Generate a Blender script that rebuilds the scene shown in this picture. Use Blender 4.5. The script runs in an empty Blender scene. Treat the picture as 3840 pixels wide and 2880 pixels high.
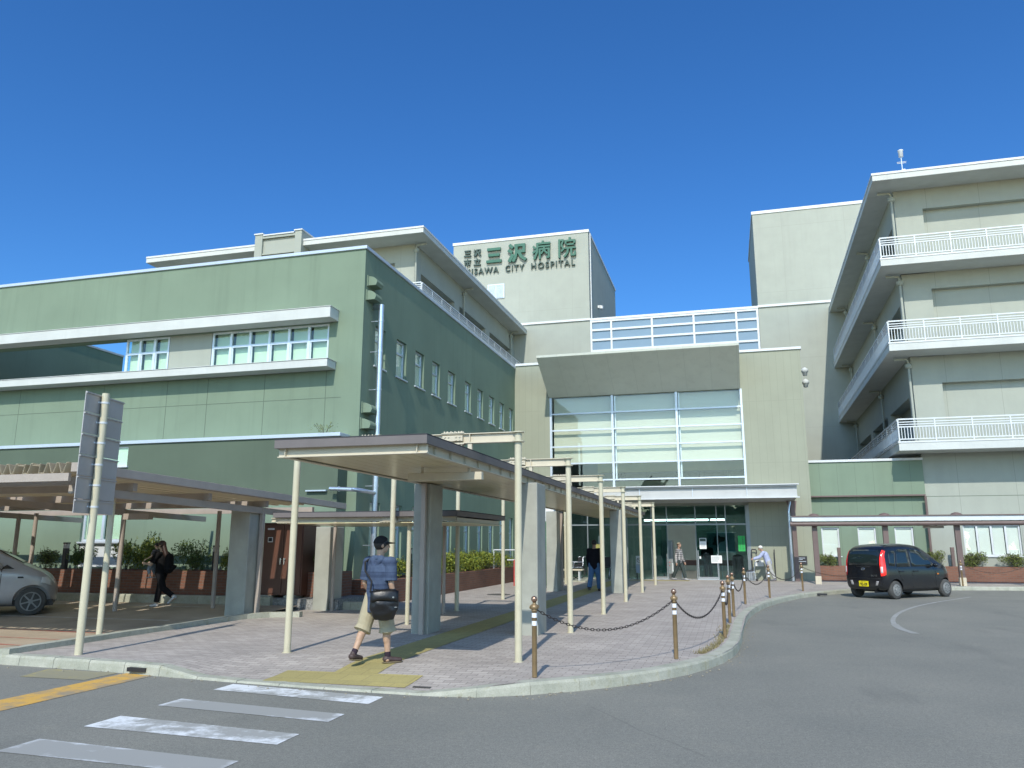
import bpy, bmesh, math, random
from mathutils import Vector, Matrix
from mathutils.bvhtree import BVHTree

random.seed(7)
SC = bpy.context.scene
COL = SC.collection

# ------------------------------------------------------------------ camera, sky, sun, exposure
cam_d = bpy.data.cameras.new("camera")
cam_d.sensor_fit = 'HORIZONTAL'; cam_d.sensor_width = 36.0
cam_d.lens = 27.34
cam_d.clip_start = 0.05; cam_d.clip_end = 2000
cam = bpy.data.objects.new("camera", cam_d); COL.objects.link(cam)
cam.location = (0, 0, 1.65)
cam.rotation_euler = (math.radians(90 + 11.588), 0, math.radians(15.357))
SC.camera = cam

SUN_EL, SUN_AZ = math.radians(42.3), math.radians(175.2)     # azimuth from +Y towards +X
world = bpy.data.worlds.new("World"); SC.world = world
world.use_nodes = True
wn = world.node_tree.nodes; wl = world.node_tree.links
for n in list(wn): wn.remove(n)
sky = wn.new('ShaderNodeTexSky'); sky.sky_type = 'NISHITA'
sky.sun_disc = False
sky.sun_elevation = SUN_EL; sky.sun_rotation = SUN_AZ
sky.altitude = 50; sky.air_density = 1.0; sky.dust_density = 0.25; sky.ozone_density = 2.6
hs = wn.new('ShaderNodeHueSaturation'); hs.inputs['Saturation'].default_value = 1.2
bg = wn.new('ShaderNodeBackground'); bg.inputs['Strength'].default_value = 0.15
wo = wn.new('ShaderNodeOutputWorld')
# the sky is whiter and brighter on the sun's side (south, behind the camera) and deep blue to the north
wtc = wn.new('ShaderNodeTexCoord'); wsp = wn.new('ShaderNodeSeparateXYZ'); wl.new(wtc.outputs['Generated'], wsp.inputs[0])
wmr = wn.new('ShaderNodeMapRange'); wmr.interpolation_type = 'SMOOTHSTEP'
wmr.inputs['From Min'].default_value = 0.30; wmr.inputs['From Max'].default_value = -0.75; wl.new(wsp.outputs[1], wmr.inputs['Value'])
tm0 = wn.new('ShaderNodeMix'); tm0.data_type = 'RGBA'; tm0.inputs[6].default_value = (0.37, 0.60, 0.81, 1); tm0.inputs[7].default_value = (1.9, 1.75, 1.5, 1)
wl.new(wmr.outputs[0], tm0.inputs[0])
tn = wn.new('ShaderNodeMix'); tn.data_type = 'RGBA'; tn.blend_type = 'MULTIPLY'; tn.inputs[0].default_value = 1.0
wl.new(sky.outputs[0], hs.inputs['Color']); wl.new(hs.outputs[0], tn.inputs[6]); wl.new(tm0.outputs[2], tn.inputs[7]); wl.new(tn.outputs[2], bg.inputs['Color'])
wl.new(bg.outputs[0], wo.inputs['Surface'])

sun_d = bpy.data.lights.new("sun", 'SUN'); sun_d.energy = 3.1; sun_d.angle = math.radians(0.53)
sun_d.color = (1.0, 0.95, 0.85)
sun = bpy.data.objects.new("sun", sun_d); COL.objects.link(sun)
to_sun = Vector((math.sin(SUN_AZ) * math.cos(SUN_EL), math.cos(SUN_AZ) * math.cos(SUN_EL), math.sin(SUN_EL)))
sun.rotation_euler = (-to_sun).to_track_quat('-Z', 'Y').to_euler()
sun.location = (10, -40, 40)

vs = SC.view_settings
vs.view_transform = 'Standard'; vs.look = 'None'; vs.exposure = 0.50; vs.gamma = 1.0
vs.use_curve_mapping = False
SC.cycles.max_bounces = 8; SC.cycles.transparent_max_bounces = 16
SC.cycles.diffuse_bounces = 4; SC.cycles.glossy_bounces = 4

# ------------------------------------------------------------------ mesh helper
class MB:
    def __init__(s): s.v = []; s.f = []; s.mi = []; s.sm = []
    def add(s, verts, faces, m=0, smooth=False):
        o = len(s.v); s.v += [tuple(p) for p in verts]
        for f in faces:
            s.f.append(tuple(i + o for i in f)); s.mi.append(m); s.sm.append(smooth)
    def box(s, x0, x1, y0, y1, z0, z1, m=0):
        v = [(x0,y0,z0),(x1,y0,z0),(x1,y1,z0),(x0,y1,z0),(x0,y0,z1),(x1,y0,z1),(x1,y1,z1),(x0,y1,z1)]
        s.add(v, [(0,3,2,1),(4,5,6,7),(0,1,5,4),(1,2,6,5),(2,3,7,6),(3,0,4,7)], m)
    def fbox(s, B, u0, u1, d0, d1, z0, z1, m=0):
        """box in a wall's frame B = (origin, along, outward)"""
        v = [B.p(u, d, z) for z in (z0, z1) for (u, d) in ((u0,d0),(u1,d0),(u1,d1),(u0,d1))]
        s.add(v, [(0,3,2,1),(4,5,6,7),(0,1,5,4),(1,2,6,5),(2,3,7,6),(3,0,4,7)], m)
    def obox(s, c, size, rz=0, m=0, rx=0):
        R = Matrix.Rotation(rz, 3, 'Z') @ Matrix.Rotation(rx, 3, 'X')
        h = [k / 2 for k in size]
        v = [Vector(c) + R @ Vector((x*h[0], y*h[1], z*h[2])) for z in (-1,1) for x, y in ((-1,-1),(1,-1),(1,1),(-1,1))]
        s.add(v, [(0,3,2,1),(4,5,6,7),(0,1,5,4),(1,2,6,5),(2,3,7,6),(3,0,4,7)], m)
    def bar(s, p0, p1, w, h, m=0):
        p0, p1 = Vector(p0), Vector(p1); d = (p1 - p0).normalized()
        a = d.cross(Vector((0,0,1)))
        if a.length < 1e-4: a = Vector((1,0,0))
        a.normalize(); b = a.cross(d)
        v = [p + a*(x*w/2) + b*(y*h/2) for p in (p0, p1) for x, y in ((-1,-1),(1,-1),(1,1),(-1,1))]
        s.add(v, [(0,3,2,1),(4,5,6,7),(0,1,5,4),(1,2,6,5),(2,3,7,6),(3,0,4,7)], m)
    def cyl(s, p0, p1, r0, r1=None, n=16, m=0, caps=True):
        if r1 is None: r1 = r0
        p0, p1 = Vector(p0), Vector(p1); d = (p1 - p0).normalized()
        a = d.orthogonal().normalized(); b = d.cross(a)
        v = []
        for p, r in ((p0, r0), (p1, r1)):
            for i in range(n):
                t = 2*math.pi*i/n; v.append(p + a*(r*math.cos(t)) + b*(r*math.sin(t)))
        s.add(v, [(i, (i+1) % n, n+(i+1) % n, n+i) for i in range(n)], m, True)
        if caps:
            s.add(v[:n], [tuple(reversed(range(n)))], m); s.add(v[n:], [tuple(range(n))], m)
    def lathe(s, c, prof, n=20, m=0):
        """prof: list of (radius, z) from bottom to top, around the vertical axis through c"""
        v = []
        for r, z in prof:
            for i in range(n):
                t = 2*math.pi*i/n; v.append((c[0]+r*math.cos(t), c[1]+r*math.sin(t), c[2]+z))
        f = []
        for k in range(len(prof)-1):
            for i in range(n):
                f.append((k*n+i, k*n+(i+1) % n, (k+1)*n+(i+1) % n, (k+1)*n+i))
        s.add(v, f, m, True)
        s.add(v[:n], [tuple(reversed(range(n)))], m); s.add(v[-n:], [tuple(range(n))], m)
    def ell(s, c, r, nu=16, nv=10, m=0, R=None):
        c = Vector(c); v = []
        if not hasattr(r, '__len__'): r = (r, r, r)
        for j in range(nv+1):
            ph = math.pi*j/nv
            for i in range(nu):
                t = 2*math.pi*i/nu
                p = Vector((r[0]*math.sin(ph)*math.cos(t), r[1]*math.sin(ph)*math.sin(t), -r[2]*math.cos(ph)))
                v.append(c + (R @ p if R else p))
        f = [(j*nu+i, j*nu+(i+1) % nu, (j+1)*nu+(i+1) % nu, (j+1)*nu+i) for j in range(nv) for i in range(nu)]
        s.add(v, f, m, True)
    def prism(s, poly, axis, a0, a1, m=0):
        """closed 2-D outline extruded along an axis. x: (y,z); y: (x,z); z: (x,y)"""
        n = len(poly)
        def P(q, a): return {'x': (a, q[0], q[1]), 'y': (q[0], a, q[1]), 'z': (q[0], q[1], a)}[axis]
        v = [P(q, a0) for q in poly] + [P(q, a1) for q in poly]
        s.add(v, [(i, (i+1) % n, n+(i+1) % n, n+i) for i in range(n)] + [tuple(reversed(range(n))), tuple(range(n, 2*n))], m)
    def tube(s, path, r, n=8, m=0, close=False):
        path = [Vector(p) for p in path]; N = len(path); v = []
        ref = None
        for i, p in enumerate(path):
            if close: d = path[(i+1) % N] - path[i-1]
            else: d = path[min(i+1, N-1)] - path[max(i-1, 0)]
            d.normalize()
            a = (ref - d*ref.dot(d)) if ref else d.orthogonal()
            if a.length < 1e-5: a = d.orthogonal()
            a.normalize(); ref = a; b = d.cross(a)
            for k in range(n):
                t = 2*math.pi*k/n; v.append(p + a*(r*math.cos(t)) + b*(r*math.sin(t)))
        f = []
        for i in range(N if close else N-1):
            j = (i+1) % N
            f += [(i*n+k, i*n+(k+1) % n, j*n+(k+1) % n, j*n+k) for k in range(n)]
        s.add(v, f, m, True)
        if not close:
            s.add(v[:n], [tuple(reversed(range(n)))], m); s.add(v[-n:], [tuple(range(n))], m)

class Frame:
    """a vertical wall: o origin (x, y), u along the wall, n outward"""
    def __init__(s, o, u, n): s.o = o; s.u = u; s.n = n
    def p(s, u, d, z): return (s.o[0]+s.u[0]*u+s.n[0]*d, s.o[1]+s.u[1]*u+s.n[1]*d, z)

OFF = {}
def tag(o, label=None, cat=None, group=None, kind=None):
    if label: o['label'] = label
    if cat: o['category'] = cat
    if group: o['group'] = group
    if kind: o['kind'] = kind
    return o
def root(name, label, cat, loc=(0,0,0), rz=0, group=None):
    o = bpy.data.objects.new(name, None); COL.objects.link(o)
    o.empty_display_size = 0.3
    o.location = loc; o.rotation_euler = (0, 0, rz)
    OFF[o.name] = Vector(loc)
    return tag(o, label, cat, group)
def build(name, mb, mats, parent=None, local=False, bevel=0, recalc=True, label=None, loc=None):
    """links everything in mb as ONE mesh object. Coordinates are world ones unless local"""
    off = Vector((0,0,0))
    if parent is not None: off = OFF[parent.name]
    elif loc is not None: off = Vector(loc)
    me = bpy.data.meshes.new(name)
    me.from_pydata([tuple(Vector(p) - off) if not local else tuple(p) for p in mb.v], [], mb.f)
    if not isinstance(mats, (list, tuple)): mats = [mats]
    for m in mats: me.materials.append(m)
    me.polygons.foreach_set('material_index', mb.mi)
    me.polygons.foreach_set('use_smooth', mb.sm)
    if recalc:
        b = bmesh.new(); b.from_mesh(me); bmesh.ops.recalc_face_normals(b, faces=b.faces); b.to_mesh(me); b.free()
    me.update()
    o = bpy.data.objects.new(name, me); COL.objects.link(o)
    if parent is not None: o.parent = parent
    elif loc is not None: o.location = loc
    OFF[o.name] = off
    if bevel:
        md = o.modifiers.new('bevel', 'BEVEL'); md.width = bevel; md.segments = 2; md.limit_method = 'ANGLE'
        md.angle_limit = math.radians(40)
    if label: o['label'] = label
    return o
def structure(name, mb, mats, **k):
    o = build(name, mb, mats, **k); o['kind'] = 'structure'; return o
def copy_tree(o, parent=None):
    c = o.copy(); COL.objects.link(c)
    if parent is not None: c.parent = parent
    OFF[c.name] = OFF.get(o.name, Vector((0,0,0)))
    for ch in [q for q in bpy.data.objects if q.parent == o]: copy_tree(ch, c)
    return c

# ------------------------------------------------------------------ materials
def srgb(r, g, b):
    f = lambda c: (c/255/12.92) if c/255 <= 0.04045 else ((c/255+0.055)/1.055)**2.4
    return (f(r), f(g), f(b))
class NT:
    def __init__(s, name):
        s.m = bpy.data.materials.new(name); s.m.use_nodes = True
        s.t = s.m.node_tree; s.n = s.t.nodes; s.l = s.t.links
        s.bsdf = s.n['Principled BSDF']
        s.tc = s.n.new('ShaderNodeTexCoord')
    def noise(s, scale, detail=4, rough=0.6, vec=None, stretch=None):
        n = s.n.new('ShaderNodeTexNoise'); n.inputs['Scale'].default_value = scale
        n.inputs['Detail'].default_value = detail; n.inputs['Roughness'].default_value = rough
        src = vec or s.tc.outputs['Object']
        if stretch:
            mp = s.n.new('ShaderNodeMapping'); mp.inputs['Scale'].default_value = stretch
            s.l.new(src, mp.inputs['Vector']); src = mp.outputs[0]
        s.l.new(src, n.inputs['Vector']); return n.outputs['Fac']
    def ramp(s, fac, stops, interp='LINEAR'):
        r = s.n.new('ShaderNodeValToRGB'); r.color_ramp.interpolation = interp
        e = r.color_ramp.elements
        while len(e) < len(stops): e.new(0.5)
        for k, (p, c) in enumerate(stops):
            e[k].position = p; e[k].color = (*c, 1) if hasattr(c, '__len__') else (c, c, c, 1)
        s.l.new(fac, r.inputs[0]); return r.outputs[0]
    def mix(s, fac, a, b, mode='MIX'):
        x = s.n.new('ShaderNodeMix'); x.data_type = 'RGBA'; x.blend_type = mode
        for inp, val in ((x.inputs[0], fac), (x.inputs[6], a), (x.inputs[7], b)):
            if hasattr(val, 'is_linked'): s.l.new(val, inp)
            elif hasattr(val, '__len__'): inp.default_value = (*val, 1)
            else: inp.default_value = val
        return x.outputs[2]
    def math(s, op, a, b=0.0, c=None):
        x = s.n.new('ShaderNodeMath'); x.operation = op
        for i, val in enumerate((a, b) if c is None else (a, b, c)):
            if hasattr(val, 'is_linked'): s.l.new(val, x.inputs[i])
            else: x.inputs[i].default_value = val
        return x.outputs[0]
    def sep(s, vec=None):
        x = s.n.new('ShaderNodeSeparateXYZ'); s.l.new(vec or s.tc.outputs['Object'], x.inputs[0]); return x.outputs
    def set(s, inp, val):
        i = s.bsdf.inputs[inp]
        if hasattr(val, 'is_linked'): s.l.new(val, i)
        elif hasattr(val, '__len__'): i.default_value = (*val, 1) if len(val) == 3 else val
        else: i.default_value = val
    def bump(s, h, strength=0.3, dist=0.01):
        b = s.n.new('ShaderNodeBump'); b.inputs['Strength'].default_value = strength
        b.inputs['Distance'].default_value = dist
        s.l.new(h, b.inputs['Height']); s.l.new(b.outputs[0], s.bsdf.inputs['Normal'])
def mul(c, k): return tuple(min(1, x*k) for x in c)

def mat(name, col, rough=0.6, var=0.08, scale=2.5, bump=0.0, bscale=60, metal=0.0, spec=0.5, streak=0.0):
    t = NT(name)
    f = t.noise(scale, 5)
    c = t.mix(t.ramp(f, [(0.3, 0.0), (0.7, 1.0)]), mul(col, 1-var), mul(col, 1+var))
    if streak:
        g = t.noise(1.0, 4, 0.65, stretch=(3.5, 3.5, 0.18))
        c = t.mix(t.math('MULTIPLY', t.ramp(g, [(0.52, 0.0), (0.75, 1.0)]), streak), c, mul(col, 0.62))
    t.set('Base Color', c); t.set('Roughness', rough); t.set('Metallic', metal)
    t.set('Specular IOR Level', spec)
    if bump: t.bump(t.noise(bscale, 3), bump, 0.004)
    return t.m

def glass_mat(name, tint, ior=1.5, rough=0.01):
    m = bpy.data.materials.new(name); m.use_nodes = True
    n = m.node_tree.nodes; l = m.node_tree.links
    n.remove(n['Principled BSDF']); out = n['Material Output']
    tr = n.new('ShaderNodeBsdfTransparent'); tr.inputs[0].default_value = (*tint, 1)
    gl = n.new('ShaderNodeBsdfGlossy'); gl.inputs['Roughness'].default_value = rough
    gl.inputs['Color'].default_value = (0.9, 0.95, 1, 1)
    lw = n.new('ShaderNodeLayerWeight'); lw.inputs[0].default_value = 0.5
    pw = n.new('ShaderNodeMath'); pw.operation = 'POWER'; pw.inputs[1].default_value = 4.0
    fr = n.new('ShaderNodeMath'); fr.operation = 'MULTIPLY_ADD'; fr.inputs[1].default_value = 0.9; fr.inputs[2].default_value = 0.04
    l.new(lw.outputs['Facing'], pw.inputs[0]); l.new(pw.outputs[0], fr.inputs[0])
    mx = n.new('ShaderNodeMixShader')
    l.new(fr.outputs[0], mx.inputs[0]); l.new(tr.outputs[0], mx.inputs[1]); l.new(gl.outputs[0], mx.inputs[2])
    l.new(mx.outputs[0], out.inputs['Surface'])
    return m

def wall_joint_mat(name, col, du, dz, axis='x', off=(0.0, 0.0), width=0.012, dark=0.6, var=0.05, streak=0.2, bump=0.15):
    """painted wall panels with fine joints every du along and dz up"""
    t = NT(name)
    s = t.sep(); u = s[0] if axis == 'x' else s[1]; z = s[2]
    def line(c, d, o):
        a = t.math('ABSOLUTE', t.math('SUBTRACT', t.math('FRACT', t.math('DIVIDE', t.math('ADD', c, o), d)), 0.5))
        return t.math('GREATER_THAN', a, 0.5 - width/2/d)
    j = t.math('MAXIMUM', line(u, du, off[0]), line(z, dz, off[1])) if dz else line(u, du, off[0])
    f = t.noise(0.9, 5); g = t.noise(1.0, 4, 0.65, stretch=(3.0, 3.0, 0.15))
    c = t.mix(t.ramp(f, [(0.3, 0.0), (0.7, 1.0)]), mul(col, 1-var), mul(col, 1+var))
    c = t.mix(t.math('MULTIPLY', t.ramp(g, [(0.5, 0.0), (0.78, 1.0)]), streak), c, mul(col, 0.6))
    c = t.mix(j, c, mul(col, dark))
    t.set('Base Color', c); t.set('Roughness', 0.75); t.set('Specular IOR Level', 0.3)
    if bump: t.bump(t.noise(90, 3), bump, 0.003)
    return t.m

def asphalt_mat():
    t = NT('asphalt')
    g = t.noise(75, 5, 0.8); p = t.noise(0.35, 5, 0.6); q = t.noise(2.2, 4, 0.6); md = t.noise(22, 4, 0.7)
    c = t.ramp(g, [(0.25, mul((0.196,0.193,0.165), 0.50)), (0.5, (0.196,0.193,0.165)), (0.72, mul((0.196,0.193,0.165), 1.7))])
    c = t.mix(t.ramp(p, [(0.35, 0.0), (0.7, 1.0)]), c, t.mix(1.0, c, (0.80, 0.82, 0.84), 'MULTIPLY'))
    c = t.mix(t.math('MULTIPLY', t.ramp(q, [(0.55, 0.0), (0.75, 1.0)]), 0.35), c, t.mix(1.0, c, (1.25, 1.22, 1.15), 'MULTIPLY'))
    c = t.mix(1.0, c, t.ramp(md, [(0.3, 0.84), (0.7, 1.16)]), 'MULTIPLY')
    st = t.noise(0.9, 3, 0.5, stretch=(1.0, 0.35, 1.0))
    c = t.mix(t.math('MULTIPLY', t.ramp(st, [(0.60, 0.0), (0.7, 1.0)]), 0.18), c, (0.06, 0.062, 0.06))
    v = t.n.new('ShaderNodeTexVoronoi'); v.inputs['Scale'].default_value = 55
    t.l.new(t.tc.outputs['Object'], v.inputs['Vector'])
    sp = t.math('LESS_THAN', v.outputs['Distance'], 0.10)
    c = t.mix(t.math('MULTIPLY', sp, 0.5), c, (0.34, 0.34, 0.32))
    cv = t.n.new('ShaderNodeTexVoronoi'); cv.feature = 'DISTANCE_TO_EDGE'; cv.inputs['Scale'].default_value = 0.16
    wv = t.n.new('ShaderNodeTexNoise'); wv.inputs['Scale'].default_value = 1.6; wv.inputs['Detail'].default_value = 5
    t.l.new(t.tc.outputs['Object'], wv.inputs['Vector'])
    va = t.n.new('ShaderNodeMix'); va.data_type = 'VECTOR'; va.inputs[0].default_value = 0.12
    t.l.new(t.tc.outputs['Object'], va.inputs[4]); t.l.new(wv.outputs['Color'], va.inputs[5]); t.l.new(va.outputs[1], cv.inputs['Vector'])
    ck = t.math('MULTIPLY', t.math('LESS_THAN', cv.outputs['Distance'], 0.0016), t.ramp(t.noise(0.5, 3), [(.48, 0.0), (.56, 1.0)]))
    c = t.mix(t.math('MULTIPLY', ck, .22), c, (0.05, 0.05, 0.048))
    oil = t.ramp(t.noise(1.7, 3, .5), [(.70, 0.0), (.78, 1.0)])
    c = t.mix(t.math('MULTIPLY', oil, .30), c, (0.05, 0.05, 0.05))
    t.set('Base Color', c); t.set('Roughness', 0.85); t.set('Specular IOR Level', 0.35)
    t.bump(g, 0.5, 0.006)
    return t.m

def brick_mat(name, c1, c2, mortar, bw, bh, ms=0.008, axis='xy', var=0.12, rough=0.8, bump=0.4):
    t = NT(name)
    s = t.sep(); cb = t.n.new('ShaderNodeCombineXYZ')
    if axis == 'xy': t.l.new(s[0], cb.inputs[0]); t.l.new(s[1], cb.inputs[1])
    else:
        t.l.new(t.math('ADD', s[0], s[1]), cb.inputs[0]); t.l.new(s[2], cb.inputs[1])
    b = t.n.new('ShaderNodeTexBrick'); t.l.new(cb.outputs[0], b.inputs['Vector'])
    b.inputs['Scale'].default_value = 1.0
    b.inputs['Color1'].default_value = (*c1, 1); b.inputs['Color2'].default_value = (*c2, 1)
    b.inputs['Mortar'].default_value = (*mortar, 1)
    b.inputs['Brick Width'].default_value = bw; b.inputs['Row Height'].default_value = bh
    b.inputs['Mortar Size'].default_value = ms; b.inputs['Mortar Smooth'].default_value = 0.2
    f = t.noise(0.8, 5); g = t.noise(45, 3)
    c = t.mix(1.0, b.outputs['Color'], t.ramp(f, [(0.3, 1-var), (0.7, 1+var)]), 'MULTIPLY')
    c = t.mix(1.0, c, t.ramp(g, [(0.3, 0.9), (0.7, 1.1)]), 'MULTIPLY')
    t.set('Base Color', c); t.set('Roughness', rough); t.set('Specular IOR Level', 0.3)
    h = t.math('SUBTRACT', t.math('MULTIPLY', g, 0.3), b.outputs['Fac'])
    t.bump(h, bump, 0.006)
    return t.m

def paint_mat(name, col, lo, hi, under=(0.196,0.193,0.165), scale=7, edge=0.0):
    """road paint worn through to the asphalt"""
    t = NT(name)
    a = t.noise(scale, 6, 0.7); b = t.noise(1.1, 3, 0.5); g = t.noise(120, 2)
    fac = t.math('ADD', t.math('MULTIPLY', a, 0.55), t.math('MULTIPLY', b, 0.45))
    if edge:                                                        # less traffic wear along the rim of a stripe
        q = t.sep(t.tc.outputs['Generated'])
        ex = t.math('MULTIPLY', t.math('SUBTRACT', .5, t.math('ABSOLUTE', t.math('SUBTRACT', q[0], .5))), 2.1)
        ey = t.math('MULTIPLY', t.math('SUBTRACT', .5, t.math('ABSOLUTE', t.math('SUBTRACT', q[1], .5))), .62)
        fac = t.math('ADD', fac, t.math('MULTIPLY', t.ramp(t.math('MINIMUM', ex, ey), [(0.0, 1.0), (.16, 0.0)]), edge))
    w = t.ramp(fac, [(lo, 0.0), (hi, 1.0)])
    c = t.mix(w, t.mix(0.22, under, col), t.mix(1.0, col, t.ramp(g, [(0.3, 0.85), (0.7, 1.05)]), 'MULTIPLY'))
    t.set('Base Color', c); t.set('Roughness', 0.8); t.bump(g, 0.3, 0.004)
    return t.m

GREEN = (0.171, 0.228, 0.165); BEIGE = (0.318, 0.340, 0.296); TILE = (0.275, 0.288, 0.220)
M = {}
M['asphalt'] = asphalt_mat()
M['paver'] = brick_mat('paver', (0.40,0.36,0.32), (0.315,0.282,0.252), (0.19,0.172,0.155), 0.21, 0.105, 0.005)
M['parking'] = mat('parking_asphalt', (0.34,0.275,0.20), 0.85, 0.25, 0.7, 0.4, 120)
M['kerb'] = mat('kerb_concrete', (0.345,0.35,0.275), 0.85, 0.22, 2.2, 0.35, 70, streak=0.25)
M['kerb'] = None
def kerb_mat():
    t = NT('kerb_concrete'); f = t.noise(2.4, 6, .7); h = t.noise(7, 5, .7); g = t.noise(70, 3)
    c = t.mix(t.ramp(f, [(.35,0.0),(.65,1.0)]), (0.29,0.30,0.24), (0.41,0.41,0.34))
    c = t.mix(t.math('MULTIPLY', t.ramp(h, [(.55,0.0),(.72,1.0)]), .55), c, (0.25,0.24,0.13))
    c = t.mix(1.0, c, t.ramp(g, [(.3,.86),(.7,1.1)]), 'MULTIPLY')
    t.set('Base Color', c); t.set('Roughness', .9); t.set('Specular IOR Level', .25); t.bump(g, .4, .004); return t.m
M['kerb'] = kerb_mat()
M['concrete'] = mat('concrete', (0.32,0.325,0.28), 0.85, 0.14, 2.0, 0.3, 60, streak=0.25)
M['gravel'] = mat('gravel', (0.22,0.22,0.21), 0.9, 0.6, 28, 1.0, 30)
M['soil'] = mat('soil', (0.06,0.045,0.03), 0.95, 0.3, 12, 0.6, 30)
M['green'] = mat('green_stucco', GREEN, 0.85, 0.085, 0.5, 0.22, 130, spec=0.25, streak=0.32)
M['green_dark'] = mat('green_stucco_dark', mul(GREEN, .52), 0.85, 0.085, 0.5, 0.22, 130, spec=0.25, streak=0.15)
M['green_joint'] = mat('green_joint', mul(GREEN, 0.55), 0.9)
M['green_panel'] = wall_joint_mat('green_panel', mul(GREEN, 1.0), 0.722, 0, 'x', (0.336, 0), dark=0.65)
M['beige'] = mat('beige_stucco', BEIGE, 0.85, 0.07, 0.5, 0.2, 130, spec=0.25, streak=0.18)
M['beige_panel'] = wall_joint_mat('beige_panel', BEIGE, 2.13, 0, 'x', (0.78, 0), width=0.016, dark=0.72, streak=0.12)
M['tower'] = wall_joint_mat('tower_panel', BEIGE, 4.2, 4.9, 'x', (0, 0.4), width=0.02, dark=0.86, streak=0.14)
M['tile'] = wall_joint_mat('entrance_tile', TILE, 0.31, 2.72, 'x', (0, 0.35), width=0.010, dark=0.80, streak=0.12)
M['slant'] = wall_joint_mat('slant_panel', (0.54,0.56,0.49), 1.1, 0, 'x', (0.2, 0), width=0.012, dark=0.8, streak=0.25)
M['cap'] = mat('white_coping', (0.55,0.57,0.575), 0.5, 0.05, 1.5)
M['bluecap'] = mat('aluminium_coping', (0.46,0.52,0.58), 0.4, 0.06, 1.5, metal=0.3)
M['white'] = mat('white_concrete', (0.49,0.51,0.485), 0.75, 0.07, 1.2, 0.15, 80, streak=0.15)
M['soffit'] = mat('soffit', (0.48,0.48,0.43), 0.8, 0.08, 1.0, 0.15, 80)
M['alu'] = mat('aluminium', (0.56,0.62,0.68), 0.4, 0.05, 3, metal=0.35)
M['whitealu'] = mat('white_aluminium', (0.56,0.59,0.605), 0.45, 0.05, 3)
M['steel'] = mat('galvanised_pipe', (0.55,0.60,0.66), 0.3, 0.08, 4, metal=0.8)
M['dark_frame'] = mat('dark_door_frame', (0.22,0.25,0.26), 0.4, 0.05, 4, metal=0.3)
M['stainless'] = mat('stainless', (0.55,0.57,0.58), 0.25, 0.05, 6, metal=0.9)
M['cream'] = mat('cream_painted_steel', (0.52,0.465,0.35), 0.45, 0.06, 4, 0.05, 60, streak=0.12)
M['pole'] = mat('cream_painted_pole', (0.50,0.465,0.335), 0.4, 0.06, 5, 0.04, 60, streak=0.10)
M['taupe'] = mat('taupe_fascia', (0.135,0.118,0.112), 0.6, 0.1, 1.6, 0.1, 60, streak=0.2)
M['taupe_light'] = mat('taupe_steel', (0.35,0.30,0.255), 0.55, 0.08, 3)
M['brown'] = mat('brown_steel', (0.135,0.095,0.085), 0.5, 0.1, 3)
M['soffit_cream'] = mat('cream_metal_soffit', (0.58,0.50,0.30), 0.28, 0.08, 1.0)
def deck_mat():
    t = NT('translucent_ribbed_sheet'); t.set('Base Color', t.mix(t.noise(1.5, 4), (0.36,0.325,0.25), (0.47,0.425,0.33))); t.set('Roughness', .3)
    tr = t.n.new('ShaderNodeBsdfTranslucent'); tr.inputs[0].default_value = (0.74,0.67,0.53,1); mx = t.n.new('ShaderNodeMixShader'); mx.inputs[0].default_value = .60  # translucency added to the metal sheet to brighten the bays below
    t.l.new(t.bsdf.outputs[0], mx.inputs[1]); t.l.new(tr.outputs[0], mx.inputs[2]); t.l.new(mx.outputs[0], t.n['Material Output'].inputs['Surface']); return t.m
M['deck'] = deck_mat()
M['brick'] = brick_mat('red_brick', (0.215,0.095,0.060), (0.165,0.075,0.05), (0.16,0.125,0.10), 0.22, 0.07, 0.008, 'wall')
M['glass'] = glass_mat('window_glass', (0.97,0.985,0.96))
M['glass_green'] = glass_mat('green_tinted_glass', (0.91,0.965,0.92))
M['glass_dark'] = glass_mat('entrance_glass', (0.58,0.72,0.70))
M['bridge_glass'] = mat('bridge_glass', (0.17,0.24,0.30), 0.06, 0.06, 0.8, spec=0.8)
def blind_mat():
    t = NT('roller_blind'); t.set('Base Color', t.mix(t.noise(1.0, 3), (0.70,0.72,0.63), (0.76,0.78,0.69))); t.set('Roughness', .9)
    tr = t.n.new('ShaderNodeBsdfTranslucent'); tr.inputs[0].default_value = (0.62,0.64,0.52,1); mx = t.n.new('ShaderNodeMixShader'); mx.inputs[0].default_value = .35
    t.l.new(t.bsdf.outputs[0], mx.inputs[1]); t.l.new(tr.outputs[0], mx.inputs[2]); t.l.new(mx.outputs[0], t.n['Material Output'].inputs['Surface']); return t.m
M['hall_blind'] = blind_mat()
M['blind'] = mat('roller_blind_small', (0.60,0.68,0.58), 0.85, 0.04, 1.0)
M['white_blind'] = mat('white_blind', (0.66,0.70,0.69), 0.85, 0.04, 1.0)
M['fascia_white'] = mat('entrance_fascia', (0.44,0.45,0.44), 0.5, 0.06, 1.5, streak=.1)
M['dark'] = mat('dark_interior', (0.045,0.055,0.055), 0.8, 0.2, 2)
M['inner_wall'] = mat('inner_wall', (0.30,0.36,0.33), 0.7, 0.1, 1)
M['inner_yellow'] = mat('inner_yellow', (0.50,0.50,0.22), 0.7, 0.1, 1)
M['lobby_wall'] = mat('lobby_wall', (0.30,0.38,0.37), 0.7, 0.1, 1)
M['inner_floor'] = mat('inner_floor', (0.32,0.31,0.28), 0.3, 0.1, 1)
M['ink'] = mat('ink', (0.03,0.03,0.035), 0.7, 0.05)
M['paper'] = mat('paper', (0.72,0.74,0.72), 0.8, 0.03)
M['signgreen'] = mat('sign_green', (0.020,0.105,0.066), 0.5, 0.1, 3)
M['signdark'] = mat('sign_grey_green', (0.03,0.062,0.05), 0.55, 0.1, 3)
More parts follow.
